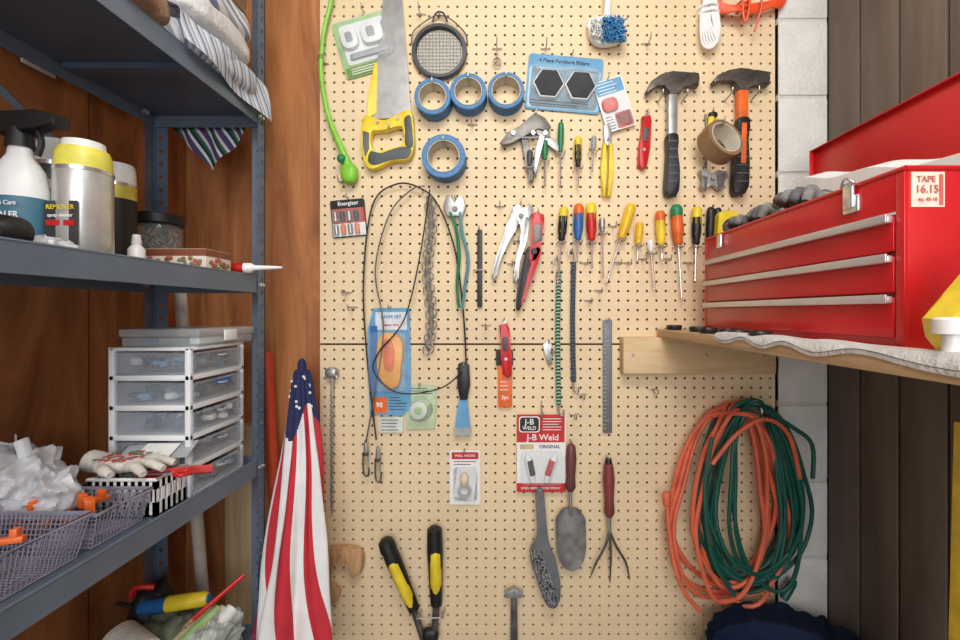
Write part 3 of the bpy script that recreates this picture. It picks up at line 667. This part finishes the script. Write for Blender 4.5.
b.tube([W(540,488,-.0005),W(540,494,.03),W(540,494,.045),W(540,489,.047)],.0018,WIRE); b.done()
b=B('garden_trowel'); b.lathe(W(571,443,.025),W(570,490,.025),[(0,.004),(.05,.011),(.3,.0145),(.7,.012),(.92,.014),(1,.008)],M('maroon_grip',(110,62,60),.5),14); b.tube([W(570,488,.025),W(570,505,.028),W(571,515,.022)],.0045,STEEL)
def tr(s,t):
    w=(15 if t<.55 else 15*math.sqrt(max(0,1-((t-.55)/.45)**2)))*(min(1,.55+t*3)); x=(s-.5)*2
    return W(570+x*w+t*2,508+t*64,.012+.014*x*x*(1-.5*t))
b.grid(tr,14,24,M('trowel_steel',(150,148,146),.45,.4,.25,30)); b.grid(lambda s,t: tr(s,t)+Vector((0,.0012,0)),14,24,STEEL); b.hook(571,443,.03); b.done(80)
b=B('hand_cultivator'); b.lathe(W(608,461,.025),W(609,516,.025),[(0,.004),(.05,.012),(.3,.0155),(.7,.012),(.92,.014),(1,.008)],M('maroon_grip2',(135,62,60),.5),14); b.lathe(W(608,458,.025),W(608,468,.025),[(0,.008),(1,.012)],BLACK,12)
b.tube([W(609,514,.025),W(609,535,.027)],.0045,STEEL)
for e in ((592,578),(611,585),(631,582)): b.tube([W(609,530,.027),W(609+(e[0]-609)*.3,545,.03),W(609+(e[0]-609)*.75,562,.022),W(e[0],e[1],.008)],[.0035,.0035,.003,.0015],DSTEEL)
b.hook(608,459,.035); b.done()
b=B('long_drill_bit'); b.lathe(W(331,376,.012),W(331,515,.012),[(0,.004),(.95,.004),(1,.001)],STEEL,8)
for k in range(22): b.tube([W(329.2,395+k*5,.015),W(332.8,399+k*5,.015)],.0016,DSTEEL,sm=False,n=4)
b.sq(W(331,373,.014),(.017,.012,.014),.7,STEEL,n=12); b.tube([W(325,378,.02),W(331,368,.02),W(337,378,.02)],.003,STEEL); b.hook(331,382); b.done()
b=B('wooden_saw_handle'); b.poly([(316,552),(335,547),(355,548),(363,556),(361,572),(351,576),(350,562),(338,559),(331,565),(330,582),(340,592),(333,603),(318,602),(314,580)],.008,.03,WOODH,.006,sm=True)
b.tube([W(342,553,-.0005),W(342,553,.035),W(342,550,.037)],.002,WIRE); b.done()
b=B('garden_loppers')
b.lathe(W(385,536,.03),W(415,607,.03),[(0,.008),(.04,.019),(.3,.021),(.8,.017),(1,.015)],BLACK,14); b.tube([W(412,600,.03),W(425,640,.03),W(432,665,.03)],.009,DSTEEL)
b.lathe(W(435,524,.03),W(437,602,.03),[(0,.008),(.04,.019),(.3,.021),(.8,.017),(1,.015)],BLACK,14); b.tube([W(437,600,.03),W(434,640,.03),W(430,665,.03)],.009,DSTEEL)
for (a,c) in (((391,550),(413,602)),((436,540),(437,590))): b.lathe(W(*a,.034),W(*c,.034),[(0,.010),(.2,.0165),(.8,.0155),(1,.010)],YEL,14,fl=1.15)
b.lathe(W(386,538,.03),W(390,548,.03),[(0,.012),(.3,.0205),(1,.022)],BLACK,14)
b.lathe(W(431,665,.012),W(431,665,.045),[(0,.016),(1,.014)],STEEL,14); b.sq(W(431,632,.03),(.022,.014,.018),.7,BLACK,n=12)
b.poly([(424,665),(436,662),(452,690),(450,725),(440,700)],.02,.026,STEEL,.001); b.poly([(438,665),(426,662),(412,690),(412,715),(424,700)],.027,.033,DSTEEL,.001)
b.tube([W(420,614,-.0005),W(420,612,.05),W(420,606,.052)],.002,WIRE); b.tube([W(444,612,-.0005),W(444,610,.05),W(444,604,.052)],.002,WIRE); b.tube([W(418,612,.045),W(446,611,.045)],.002,WIRE,sm=False); b.done()
b=B('pry_bar'); b.poly([(511,596),(514,594),(517,596),(518,660),(510,660)],.014,.024,DSTEEL,.002); b.poly([(504,592),(514,588),(523,592),(522,597),(506,597)],.012,.026,STEEL,.002); b.hook(514,592,.03); b.done()
for (u,v) in ((345,292),(351,307),(552,352),(518,240),(512,263),(648,40),(655,390),(583,395),(546,45),(614,225),(619,262),(644,258),(668,258),(690,262),(586,262),(472,122),(600,290),(629,262),(420,10),(500,205),(341,180),(590,300),(575,415),(486,325),(497,45)):
    b=B('peg_hook'); b.tube([W(u-4,v,-.0005),W(u-4,v,.004),W(u+4,v,.004),W(u+4,v,-.0005)],.0014,WIRE,n=6)
    b.tube([W(u,v,.004),W(u,v+3,.02),W(u,v+3,.04),W(u,v-2,.046)],.0016,WIRE,n=6); b.done()
b=B('small_wrench'); b.poly([(543,345),(549,340),(553,346),(550,352),(553,364),(549,366),(545,354)],.006,.012,STEEL,.001); b.hook(549,343,.02); b.done()
b=B('key_ring'); b.lathe(W(497,60,.010),W(497,60,.014),[(0,.011),(1,.011),(1,.008),(0,.008)],DSTEEL,16,closed=True); b.hook(497,57,.02); b.done()

# ================= FLAG
FR=M('flag_red',(200,44,58),.85,0,.08,20); FW=M('flag_white',(232,230,228),.85,0,.05,20); FB=M('flag_navy',(36,42,84),.85)
b=B('furled_flag')
top=Q(302,370,1.13); bot=Q(292,670,.985)
def fl(s,t):
    a=2*math.pi*(s+.16*t+.02*math.sin(t*7)); c=top.lerp(bot,t); c.x+=.006*math.sin(t*5)
    r=.016+.062*t**.8
    r*=1+.20*math.sin(a*4+t*3)*(.4+t)+.12*math.sin(a*9-t*5)+.05*noise.noise(Vector((s*8,t*6,0)))
    return c+Vector((math.cos(a)*r,math.sin(a)*r*.75,0))
def fm(s,t):
    if t<.19+.07*math.sin(s*13) : return FB
    return FR if int(s*13)%2==0 else FW
b.grid(fl,156,90,FR,fm)
b.lathe(top+Vector((0,0,-.005)),top+Vector((0,0,.03)),[(0,.011),(.7,.010),(.9,.006),(1,0)],FB,12)
for i in range(16):
    s=.5+.5*random.random(); t=.02+.12*random.random(); p=fl(s,t); b.sq(p+Vector((0,-.001,0)),(.004,.002,.004),1,FW,n=5)
b.lathe(Q(292,670,.985),R(-.46,.97,-1.499),[(0,.012),(1,.012)],WOODH,10)
b.done(75)
b=B('orange_pole'); b.lathe(Q(267,352,1.17),Q(284,660,1.17),[(0,.006),(.01,.013),(1,.015)],M('red_orange_paint',(215,80,45),.4),12); b.lathe(Q(284,660,1.17),R(-.56,1.15,-1.499),[(0,.015),(1,.015)],ORG,12); b.done()
b=B('pvc_pipe'); b.lathe(Q(180,290,1.12),R(-.70,1.13,-1.499),[(0,.014),(1,.014),(1,.011),(0,.011)],M('pvc',(215,210,198),.5),16,closed=True); b.done()
b=B('lumber_stud'); b.box(R(-.735,1.18,-1.499),R(-.665,1.2215,-.30),MW('pale_stud',(175,148,112),(205,178,140)),.002); b.done()
b=B('wall_tag'); b.box(R(-.8615,.80,.445),R(-.858,.86,.462),PAPER,.001); b.done()

# ================= SHELF CONTENT
zs2=.0722; zs3=-.3438; zs4=-.7348
TW1=MS('striped_towel',[(225,225,228),(130,145,175),(230,228,225),(165,172,190)],(0,.3,1),28); TW2=M('tan_towel',(150,118,96),.95,0,.15,60,.6); TW3=M('white_towel',(222,220,222),.95,0,.06,60,.6); TW4=MS('plaid_blanket',[(222,224,228),(195,200,208),(120,135,165),(210,212,218),(160,172,192)],(.5,1,.4),34)
b=B('stacked_towels')
b.sq(R(-.665,.90,.495),(.125,.125,.030),.45,TW4,.006,14,30,1); b.sq(R(-.66,.885,.555),(.12,.115,.028),.45,TW3,.006,16,30,2); b.sq(R(-.665,.89,.61),(.12,.12,.03),.45,TW1,.006,16,30,3); b.sq(R(-.67,.9,.66),(.115,.11,.028),.45,TW2,.006,16,30,4); b.sq(R(-.67,.9,.72),(.115,.11,.035),.45,TW4,.006,16,30,4)
def drape(s,t):
    y=.77+.27*s
    if t<.4: return R(-.62+.068*t/.4,y,.55-.03*(t/.4)+.006*math.sin(20*y))
    q=(t-.4)/.6
    return R(-.552+.008*math.sin(30*y+2*q)+.004,y,.52-(.05+.03*s)*q)
b.grid(drape,40,14,TW4); b.done(75)
b=B('folded_blanket')
b.sq(R(-.665,.66,.497),(.12,.1,.033),.4,TW2,.008,14,30,6); b.sq(R(-.665,.66,.565),(.115,.1,.032),.4,TW3,.008,14,30,7); b.sq(R(-.67,.655,.63),(.115,.1,.035),.4,TW2,.008,14,30,8); b.done(75)
b=B('hanging_scarf'); SC=MS('madras_cloth',[(60,110,90),(225,225,230),(110,60,120),(70,80,120),(235,235,235),(30,60,60)],(1,0,.6),24)
p0,p1,p2=Q(172,128,1.07),Q(250,128,1.07),Q(212,170,1.07)
def sf(s,t):
    a=p0.lerp(p1,s); c=p0.lerp(p2,s*2) if s<.5 else p2.lerp(p1,(s-.5)*2)
    return a.lerp(c,t)+Vector((0,.008*math.sin(s*18),0))
b.grid(sf,30,12,SC); 
b.grid(lambda s,t:p0.lerp(p1,s)+Vector((0,.008*math.sin(s*18),.09*t)),30,6,SC); b.grid(lambda s,t:p0.lerp(p1,s)+Vector((0,-.06*t,.09)),30,4,SC); b.done(80)

b=B('spray_bottle'); x,y=-.722,.67
b.lathe(R(x,y,zs2),R(x,y,zs2+.175),[(0,.034),(.03,.037),(.6,.037),(.78,.031),(.92,.016),(1,.014)],WHITE,24,fl=.8)
b.lathe(R(x,y,zs2+.02),R(x,y,zs2+.095),[(0,.0378),(1,.0378)],M('teal_label',(70,120,140),.5),24,fl=.81)
b.text('SEALER',R(x+.012,y-.0325,zs2+.066),.0125,PAPER); b.text("Tile Care",R(x+.012,y-.0325,zs2+.083),.009,PAPER); b.box(R(x-.02,y-.0322,zs2+.044),R(x+.03,y-.0318,zs2+.054),YEL)
b.lathe(R(x,y,zs2+.172),R(x,y,zs2+.20),[(0,.017),(1,.014)],BLACK,16)
b.poly([(-.03,.0),(.012,0),(.040,.012),(.062,.010),(.064,.026),(.03,.034),(-.02,.032),(-.036,.016)],-.012,.012,BLACK,.004,fr=lambda u,v,w:R(x+u,y-w,zs2+.192+v))
b.tube([R(x+.026,y,zs2+.200),R(x+.032,y,zs2+.180),R(x+.026,y,zs2+.160)],.004,BLACK); b.done()
def can(name,x,y,z,r,h,body,cap,label=None):
    b=B(name); b.lathe(R(x,y,z),R(x,y,z+h),[(0,r*.94),(.02,r),(.80,r),(.83,r*.97),(.9,r*.7),(.9,0)],body,28)
    b.lathe(R(x,y,z+h*.82),R(x,y,z+h),[(0,r*.98),(.75,r*.94),(1,r*.86),(1,0)],cap,28)
    if label: b.lathe(R(x,y,z+h*.12),R(x,y,z+h*.68),[(0,r*1.008),(1,r*1.008)],label,28)
    b.lathe(R(x,y,z+h*.795),R(x,y,z+h*.825),[(0,r*1.02),(1,r*1.02)],CHROME,28)
    return b
b=can('aerosol_can',-.655,.70,zs2,.036,.178,M('can_silver',(205,205,200),.3,.5),M('pale_yellow_cap',(232,222,90),.4)); 
b.box(R(-.682,.6655,.10),R(-.632,.6665,.165),M('dark_label',(60,60,64),.45),.0004); b.text('REMOVER',R(-.657,.6645,.155),.0095,YEL); b.text('spray cleaner',R(-.657,.6645,.143),.007,PAPER); b.box(R(-.678,.6643,.128),R(-.636,.6648,.136),RED); b.lathe(R(-.655,.70,zs2+.172),R(-.655,.70,zs2+.192),[(0,.028),(.9,.026),(1,.02),(1,0)],WHITE,24); b.done()
b=can('aerosol_can',-.782,.79,zs2,.032,.225,M('can_dark',(70,72,76),.4,.2),WHITE,M('cream_label',(200,190,180),.5)); b.text('FOAM',R(-.778,.757,.20),.02,BLACK); b.done()
can('aerosol_can',-.76,.88,zs2,.032,.215,M('can_yellowblack',(215,200,80),.4,.2),WHITE,BLACK).done()
b=B('screw_jar'); x,y=-.762,.99
b.lathe(R(x,y,zs2),R(x,y,zs2+.125),[(0,.04),(.04,.045),(.85,.045),(1,.038)],M('jar_glass',(190,200,200),.08,0,.05,alpha=.2),28); b.lathe(R(x,y,zs2+.118),R(x,y,zs2+.14),[(0,.046),(.1,.048),(.9,.048),(1,.045),(1,0)],BLACK,28)
for i in range(170):
    a=random.random()*6.28; r=.036*math.sqrt(random.random()); p=R(x+r*math.cos(a),y+r*math.sin(a),zs2+.012+.095*random.random()); d=Vector((random.uniform(-1,1),random.uniform(-1,1),random.uniform(-1,1))).normalized()*.008
    b.tube([p-d,p+d],.0019,random.choice([STEEL,DSTEEL,WOODH]),sm=False,n=5)
b.done()
b=B('small_glue_bottle'); b.lathe(R(-.655,.80,zs2),R(-.655,.80,zs2+.065),[(0,.012),(.05,.013),(.6,.013),(.72,.007),(.75,.008),(1,.006)],WHITE,16); b.done()
FLW=M('floral_card',(228,215,200),.6,0,.05,40); 
b=B('floral_box'); b.box(R(-.70,.865,zs2),R(-.575,.945,zs2+.050),FLW,.002); b.box(R(-.70,.8645,zs2+.036),R(-.575,.8655,zs2+.049),M('brown_print',(135,75,50),.6)); b.box(R(-.5755,.865,zs2+.036),R(-.5745,.945,zs2+.049),_m['brown_print'])
for i in range(34):
    m=random.choice([M('rust',(175,95,60),.6),M('rose',(190,100,95),.6),M('sage',(120,135,95),.6),_m['brown_print']])
    b.sq(R(-.695+.112*random.random(),.8645,zs2+.005+.028*random.random()),(.005,.0012,.004),.9,m,n=6)
    b.sq(R(-.5748,.87+.07*random.random(),zs2+.005+.028*random.random()),(.0012,.005,.004),.9,m,n=6)
b.done()
b=B('caulk_tube'); A=R(-.63,.97,.094); C=R(-.49,.99,.098)
b.lathe(A,C,[(0,.010),(.03,.011),(.55,.011),(.6,.006),(.95,.003),(1,.002)],WHITE,16); b.lathe(A.lerp(C,.1),A.lerp(C,.45),[(0,.0114),(1,.0114)],RED,16); b.done()
b=B('black_hose_nozzle'); b.lathe(R(-.60,.525,zs2+.024),R(-.605,.565,zs2+.026),[(0,.012),(.3,.020),(.8,.020),(1,.012)],BLACK,16); b.done()
FILM=M('white_film',(232,234,238),.22,0,.04,20,alpha=.72)
b=B('clear_plastic_bag'); b.sq(R(-.64,.605,zs2+.016),(.05,.035,.014),.8,FILM,.010,40,26,2,crease=True); b.done(30)

# drawer organizer
b=B('plastic_drawer_organizer'); WP=M('white_drawer_frame',(238,240,243),.35,0,.02); DR=M('clear_drawer',(200,210,222),.12,0,.04,alpha=.2)
x0,x1,y0,y1,z0,z1=-.733,-.583,.832,1.005,zs3,-.066
n=5; h=(z1-z0)/n
for k in range(n+1): b.box(R(x0,y0,z0+k*h-(.006 if k else 0)),R(x1,y1,z0+k*h+(.004 if k<n else 0)),WP,.0015)
for (x,y) in ((x0,y0),(x1-.010,y0),(x0,y1-.010),(x1-.010,y1-.010)): b.box(R(x,y,z0),R(x+.010,y+.010,z1),WP,.002)
b.box(R(x0,y0,z0),R(x0+.002,y1,z1),WP)
for k in range(n):
    a=z0+k*h+.006; c=z0+(k+1)*h-.010
    b.box(R(x0+.012,y0+.004,a),R(x1+.006,y0+.006,c),DR); b.box(R(x1+.002,y0+.012,a),R(x1+.004,y1-.012,c),DR,.0005); b.box(R(x0+.012,y0+.006,a),R(x1,y1-.008,a+.002),DR); b.box(R(x0+.012,y1-.010,a),R(x1,y1-.008,c),DR)
    b.box(R(x1+.004,y0+.012,c-.003),R(x1+.008,y1-.012,c),DR)
    b.tube([R(x1+.004,y0+.075,c-.010),R(x1+.012,y0+.08,c-.010),R(x1+.012,y1-.08,c-.010),R(x1+.004,y1-.075,c-.010)],.0018,GREY)
    for q in range(46):
        p=R(random.uniform(x0+.022,x1-.012),random.uniform(y0+.016,y1-.02),a+.008+random.random()*(.012+.004*(k%3))); b.sq(p,(random.uniform(.006,.012),random.uniform(.006,.014),random.uniform(.004,.008)),.6,random.choice([DGREY,STEEL,WHITE,CARDB,BLACK,GREY,DSTEEL,BLACK]),n=6,mx=Matrix.Rotation(random.random()*3,3,'Z'))
b.box(R(x1+.0045,.90,-.145),R(x1+.0052,.95,-.135),BLUE)
b.done()
b=B('parts_case'); CC=M('frosted_case',(215,222,224),.3,0,.05,alpha=.4)
b.box(R(-.725,.85,-.0655),R(-.578,1.03,-.048),CC,.003); b.box(R(-.728,.847,-.048),R(-.575,1.033,-.032),CC,.003)
for k in range(4): b.box(R(-.70+.03*k,.87,-.062),R(-.68+.03*k,1.0,-.050),[BLUE,GREY,DGREY,WHITE][k],.001)
b.box(R(-.575,.92,-.058),R(-.571,.96,-.036),WHITE,.001); b.done()

b=B('white_plastic_bag'); b.sq(R(-.765,.705,zs3+.076),(.055,.06,.052),.85,FILM,.020,22,56,3,crease=True); b.sq(R(-.715,.70,zs3+.064),(.048,.045,.033),.85,FILM,.014,26,46,5,crease=True)
b.grid(lambda s,t:R(-.775+.03*math.cos(s*5)*(1-t*.3)+.012*math.sin(s*17),.69+.03*math.sin(s*5),zs3+.115+.028*t+.006*math.sin(s*23)),50,6,FILM); b.done(45)
def wire_basket(name,x0,x1,y0,y1,z0,h,mat,st=.0065):
    b=B(name); r=.0009
    def T(x,y,z):
        t=(z-z0)/h; cx,cy=(x0+x1)/2,(y0+y1)/2; k=1-.12*(1-t); return R(cx+(x-cx)*k,cy+(y-cy)*k,z)
    nx=int((x1-x0)/st); ny=int((y1-y0)/st); nz=int(h/st)
    for i in range(nx+1):
        x=x0+(x1-x0)*i/nx; b.tube([T(x,y0,z0+h),T(x,y0,z0),T(x,y1,z0),T(x,y1,z0+h)],r,mat,sm=False,n=4)
    for i in range(ny+1):
        y=y0+(y1-y0)*i/ny; b.tube([T(x0,y,z0+h),T(x0,y,z0),T(x1,y,z0),T(x1,y,z0+h)],r,mat,sm=False,n=4)
    for k in range(nz+1):
        z=z0+h*k/nz; b.tube([T(x0,y0,z),T(x1,y0,z),T(x1,y1,z),T(x0,y1,z)],r if k<nz else .003,mat,closed=True,sm=False,n=5)
    return b
MSH=M('pewter_mesh',(165,163,182),.4,.3)
b=wire_basket('wire_mesh_basket',-.80,-.585,.50,.635,zs3+.002,.058,MSH); b.done()
b=wire_basket('wire_mesh_basket',-.80,-.585,.645,.745,zs3+.002,.05,MSH); b.done()
b=B('orange_clips')
for i in range(22):
    x=random.uniform(-.77,-.62); y=random.uniform(.535,.60) if i%2 else random.uniform(.668,.722); z=zs3+.018+(i%4)*.012
    mx=Matrix.Rotation(random.random()*3,3,'Z')@Matrix.Rotation(random.uniform(-.6,.6),3,'X')
    o=R(x,y,z)
    def bx(a,c):
        bb=B('x'); bb.box(Vector(a),Vector(c),ORG,.0015); b.raw([o+mx@Vector(v) for v in bb.v],bb.f,ORG)
    bx((-.020,-.006,0),(.020,.006,.008)); bx((-.020,-.006,.005),(-.012,.006,.022)); bx((.006,-.006,.005),(.014,.006,.018))
b.done()
b=B('white_plastic_basket'); x0,x1,y0,y1=-.70,-.585,.755,.825; z0=zs3
for (a,c) in (((x0,y0),(x1,y0+.003)),((x0,y1-.003),(x1,y1)),((x0,y0),(x0+.003,y1)),((x1-.003,y0),(x1,y1))):
    b.box(R(a[0],a[1],z0),R(c[0],c[1],z0+.024),WHITE); b.box(R(a[0],a[1],z0+.046),R(c[0],c[1],z0+.062),WHITE)
for k in range(10): 
    x=x0+(x1-x0-.007)*k/9
    for y in (y0,y1-.003): b.box(R(x,y,z0),R(x+.007,y+.003,z0+.06),WHITE)
for k in range(6):
    y=y0+(y1-y0-.007)*k/5
    for x in (x0,x1-.003): b.box(R(x,y,z0),R(x+.003,y+.007,z0+.06),WHITE)
b.box(R(x0,y0,z0),R(x1,y1,z0+.003),WHITE); b.tube([R(x0,y0,z0+.062),R(x1,y0,z0+.062),R(x1,y1,z0+.062),R(x0,y1,z0+.062)],.003,WHITE,closed=True,sm=False); b.done()
b=B('gardening_glove'); GL=M('glove_cream',(222,216,205),.9,0,.1,90,.3); gx,gy,gz=-.67,.785,zs3+.080
b.sq(R(gx,gy,gz),(.042,.032,.013),.8,GL,.002,40,16)
for k,(dx,dy,L) in enumerate(((.9,-.45,.05),(1,-.15,.058),(1,.12,.056),(.95,.4,.046))):
    d=Vector((dx,dy,0)).normalized(); s0=R(gx+.028,gy-.02+.014*k,gz); b.tube([s0,s0+d*L*.5+Vector((0,0,.004)),s0+d*L+Vector((0,0,-.004))],[.0085,.0085,.006],GL,n=10)
b.tube([R(gx-.01,gy-.024,gz),R(gx+.01,gy-.045,gz+.002),R(gx+.028,gy-.052,gz-.002)],[.009,.0085,.006],GL,n=10)
b.tube([R(gx-.03,gy,gz),R(gx-.055,gy+.004,gz+.002)],[.018,.020],GL,n=14,sm=False)
for i in range(44):
    px_,py_=random.uniform(-.038,.04),random.uniform(-.03,.028)
    b.sq(R(gx+px_,gy+py_,gz+.0125*(1-(px_/.05)**4)),(.0045,.0045,.0014),1,random.choice([M('rose',(190,100,95)),M('sage',(120,135,95)),M('mauve',(150,100,140),.8),GRN,RED]),n=5)
b.done(70)
b=B('box_cutter'); fr=lambda u,v,w:R(-.585+u*.9+.0,.80+u*.35-v*.5,zs3+.052+w+v*.3)
b.poly([(-.06,0),(-.03,-.010),(.03,-.010),(.055,-.004),(.06,.006),(.03,.012),(-.04,.012)],0,.014,RED,.003,fr=fr); b.poly([(-.03,-.002),(0,-.002),(0,.006),(-.03,.006)],.014,.016,BLACK,.001,fr=fr)
b.done()
b=B('hacksaw_blade_pack')
b.box(R(-.695,.80,zs3+.088),R(-.575,.845,zs3+.090),M('silver_foil',(200,205,210),.3,.3),mx=Matrix.Rotation(math.radians(25),3,'X')@Matrix.Rotation(math.radians(8),3,'Z')); b.box(R(-.66,.795,zs3+.0915),R(-.60,.835,zs3+.0925),PAPER,mx=Matrix.Rotation(math.radians(25),3,'X'))
b.box(R(-.70,.8265,zs3+.001),R(-.60,.8300,zs3+.080),PAPER); b.done()
b=B('scissors'); 
b.poly([(-.08,0),(.02,-.004),(.02,.006)],0,.002,CHROME,fr=lambda u,v,w:R(-.585+u,.775+v,zs3+.064+w))
b.tube([R(-.57,.775,zs3+.066),R(-.552,.765,zs3+.066),R(-.545,.78,zs3+.066),R(-.556,.79,zs3+.066)],.0035,RED,closed=True); b.done()

# lowest shelf clutter
b=B('paint_roller_cover'); A=R(-.775,.90,-.655); C=R(-.70,.87,-.672); b.lathe(A,C,[(0,.034),(.03,.036),(.97,.036),(1,.034),(1,.022),(0,.022)],M('nap_cream',(228,224,212),.95,0,.05,80,.8),24,closed=True); b.done()
b=B('wood_dowel_bundle')
for k in range(4): b.lathe(R(-.71+.022*k,.84,-.715+.01*(k%2)),R(-.63+.014*k,.97,-.640),[(0,.014),(1,.014)],[M('beige',(214,198,155),.6),GREENC,M('beige',(210,190,140),.6),WHITE][k],14)
b.done()
b=B('caulking_gun'); A=R(-.77,.95,-.625); C=R(-.63,.96,-.61); b.lathe(A,C,[(0,.012),(.05,.015),(.8,.015),(1,.008)],BLUE,16); b.lathe(A.lerp(C,.4),A.lerp(C,.98),[(0,.016),(.9,.015),(1,.01)],YEL,16); b.tube([A,A+Vector((-.05,0,.01))],.004,BLACK,sm=False); b.poly([(0,0),(.02,0),(.03,-.1),(.01,-.1)],0,.01,DGREY,.002,fr=lambda u,v,w:A+Vector((u,-w,v))); b.done()
b=B('red_pencil'); b.tube([R(-.64,.92,-.63),R(-.58,1.0,-.585)],.005,RED,sm=False); b.lathe(R(-.64,.92,-.63),R(-.65,.907,-.637),[(0,.005),(1,.0005)],WOODH,8); b.done()
b=B('bundled_drop_cloth'); b.sq(R(-.70,.97,-.690),(.10,.065,.045),.8,M('olive_cloth',(120,128,105),.9,0,.3,30),.02,18,30,9,crease=True); b.done(80)
b=B('clear_tarp_bundle'); b.sq(R(-.60,.93,-.685),(.036,.07,.05),.8,M('cloudy_film',(205,215,205),.25,0,.12,30,alpha=.75),.016,30,40,4,crease=True); b.done(30)
b=B('black_tool_pouch'); b.sq(R(-.775,.99,-.665),(.035,.045,.07),.7,BLACK,.010,20,24,5); b.tube([R(-.79,.95,-.60),R(-.77,.94,-.575),R(-.74,.95,-.58)],.006,RED); b.done(80)

# ================= CAMERA, LIGHT
cam=bpy.data.cameras.new('camera'); cam.sensor_width=36; cam.lens=F/960*36; cam.clip_start=.01
cam.shift_x=-(U0-480)/960; cam.shift_y=-(320-V0)/960
co=bpy.data.objects.new('camera',cam); co.location=(0,0,ZC); co.rotation_euler=(math.pi/2,0,0); bpy.context.scene.collection.objects.link(co); bpy.context.scene.camera=co
def area(name,loc,tgt,sx,sy,e,c=(1,1,1)):
    l=bpy.data.lights.new(name,'AREA'); l.shape='RECTANGLE'; l.size=sx; l.size_y=sy; l.energy=e; l.color=c
    o=bpy.data.objects.new(name,l); o.location=loc; d=Vector(tgt)-Vector(loc); o.rotation_euler=d.to_track_quat('-Z','Y').to_euler(); bpy.context.scene.collection.objects.link(o)
area('door_daylight',(0.1,-1.5,2.0),(0,1.2,1.4),1.6,1.3,30,(.97,.98,1))
area('warm_board_fill',(0.05,.0,2.62),(0.05,1.2,1.45),.7,.4,15,(1,.97,.91))  # added warm fill, no real fixture: lifts the board centre, leaves corners darker
w=bpy.data.worlds.new('world'); w.use_nodes=True; w.node_tree.nodes['Background'].inputs[0].default_value=(.92,.96,1,1); w.node_tree.nodes['Background'].inputs[1].default_value=1.1; bpy.context.scene.world=w
bpy.context.scene.view_settings.view_transform='Standard'
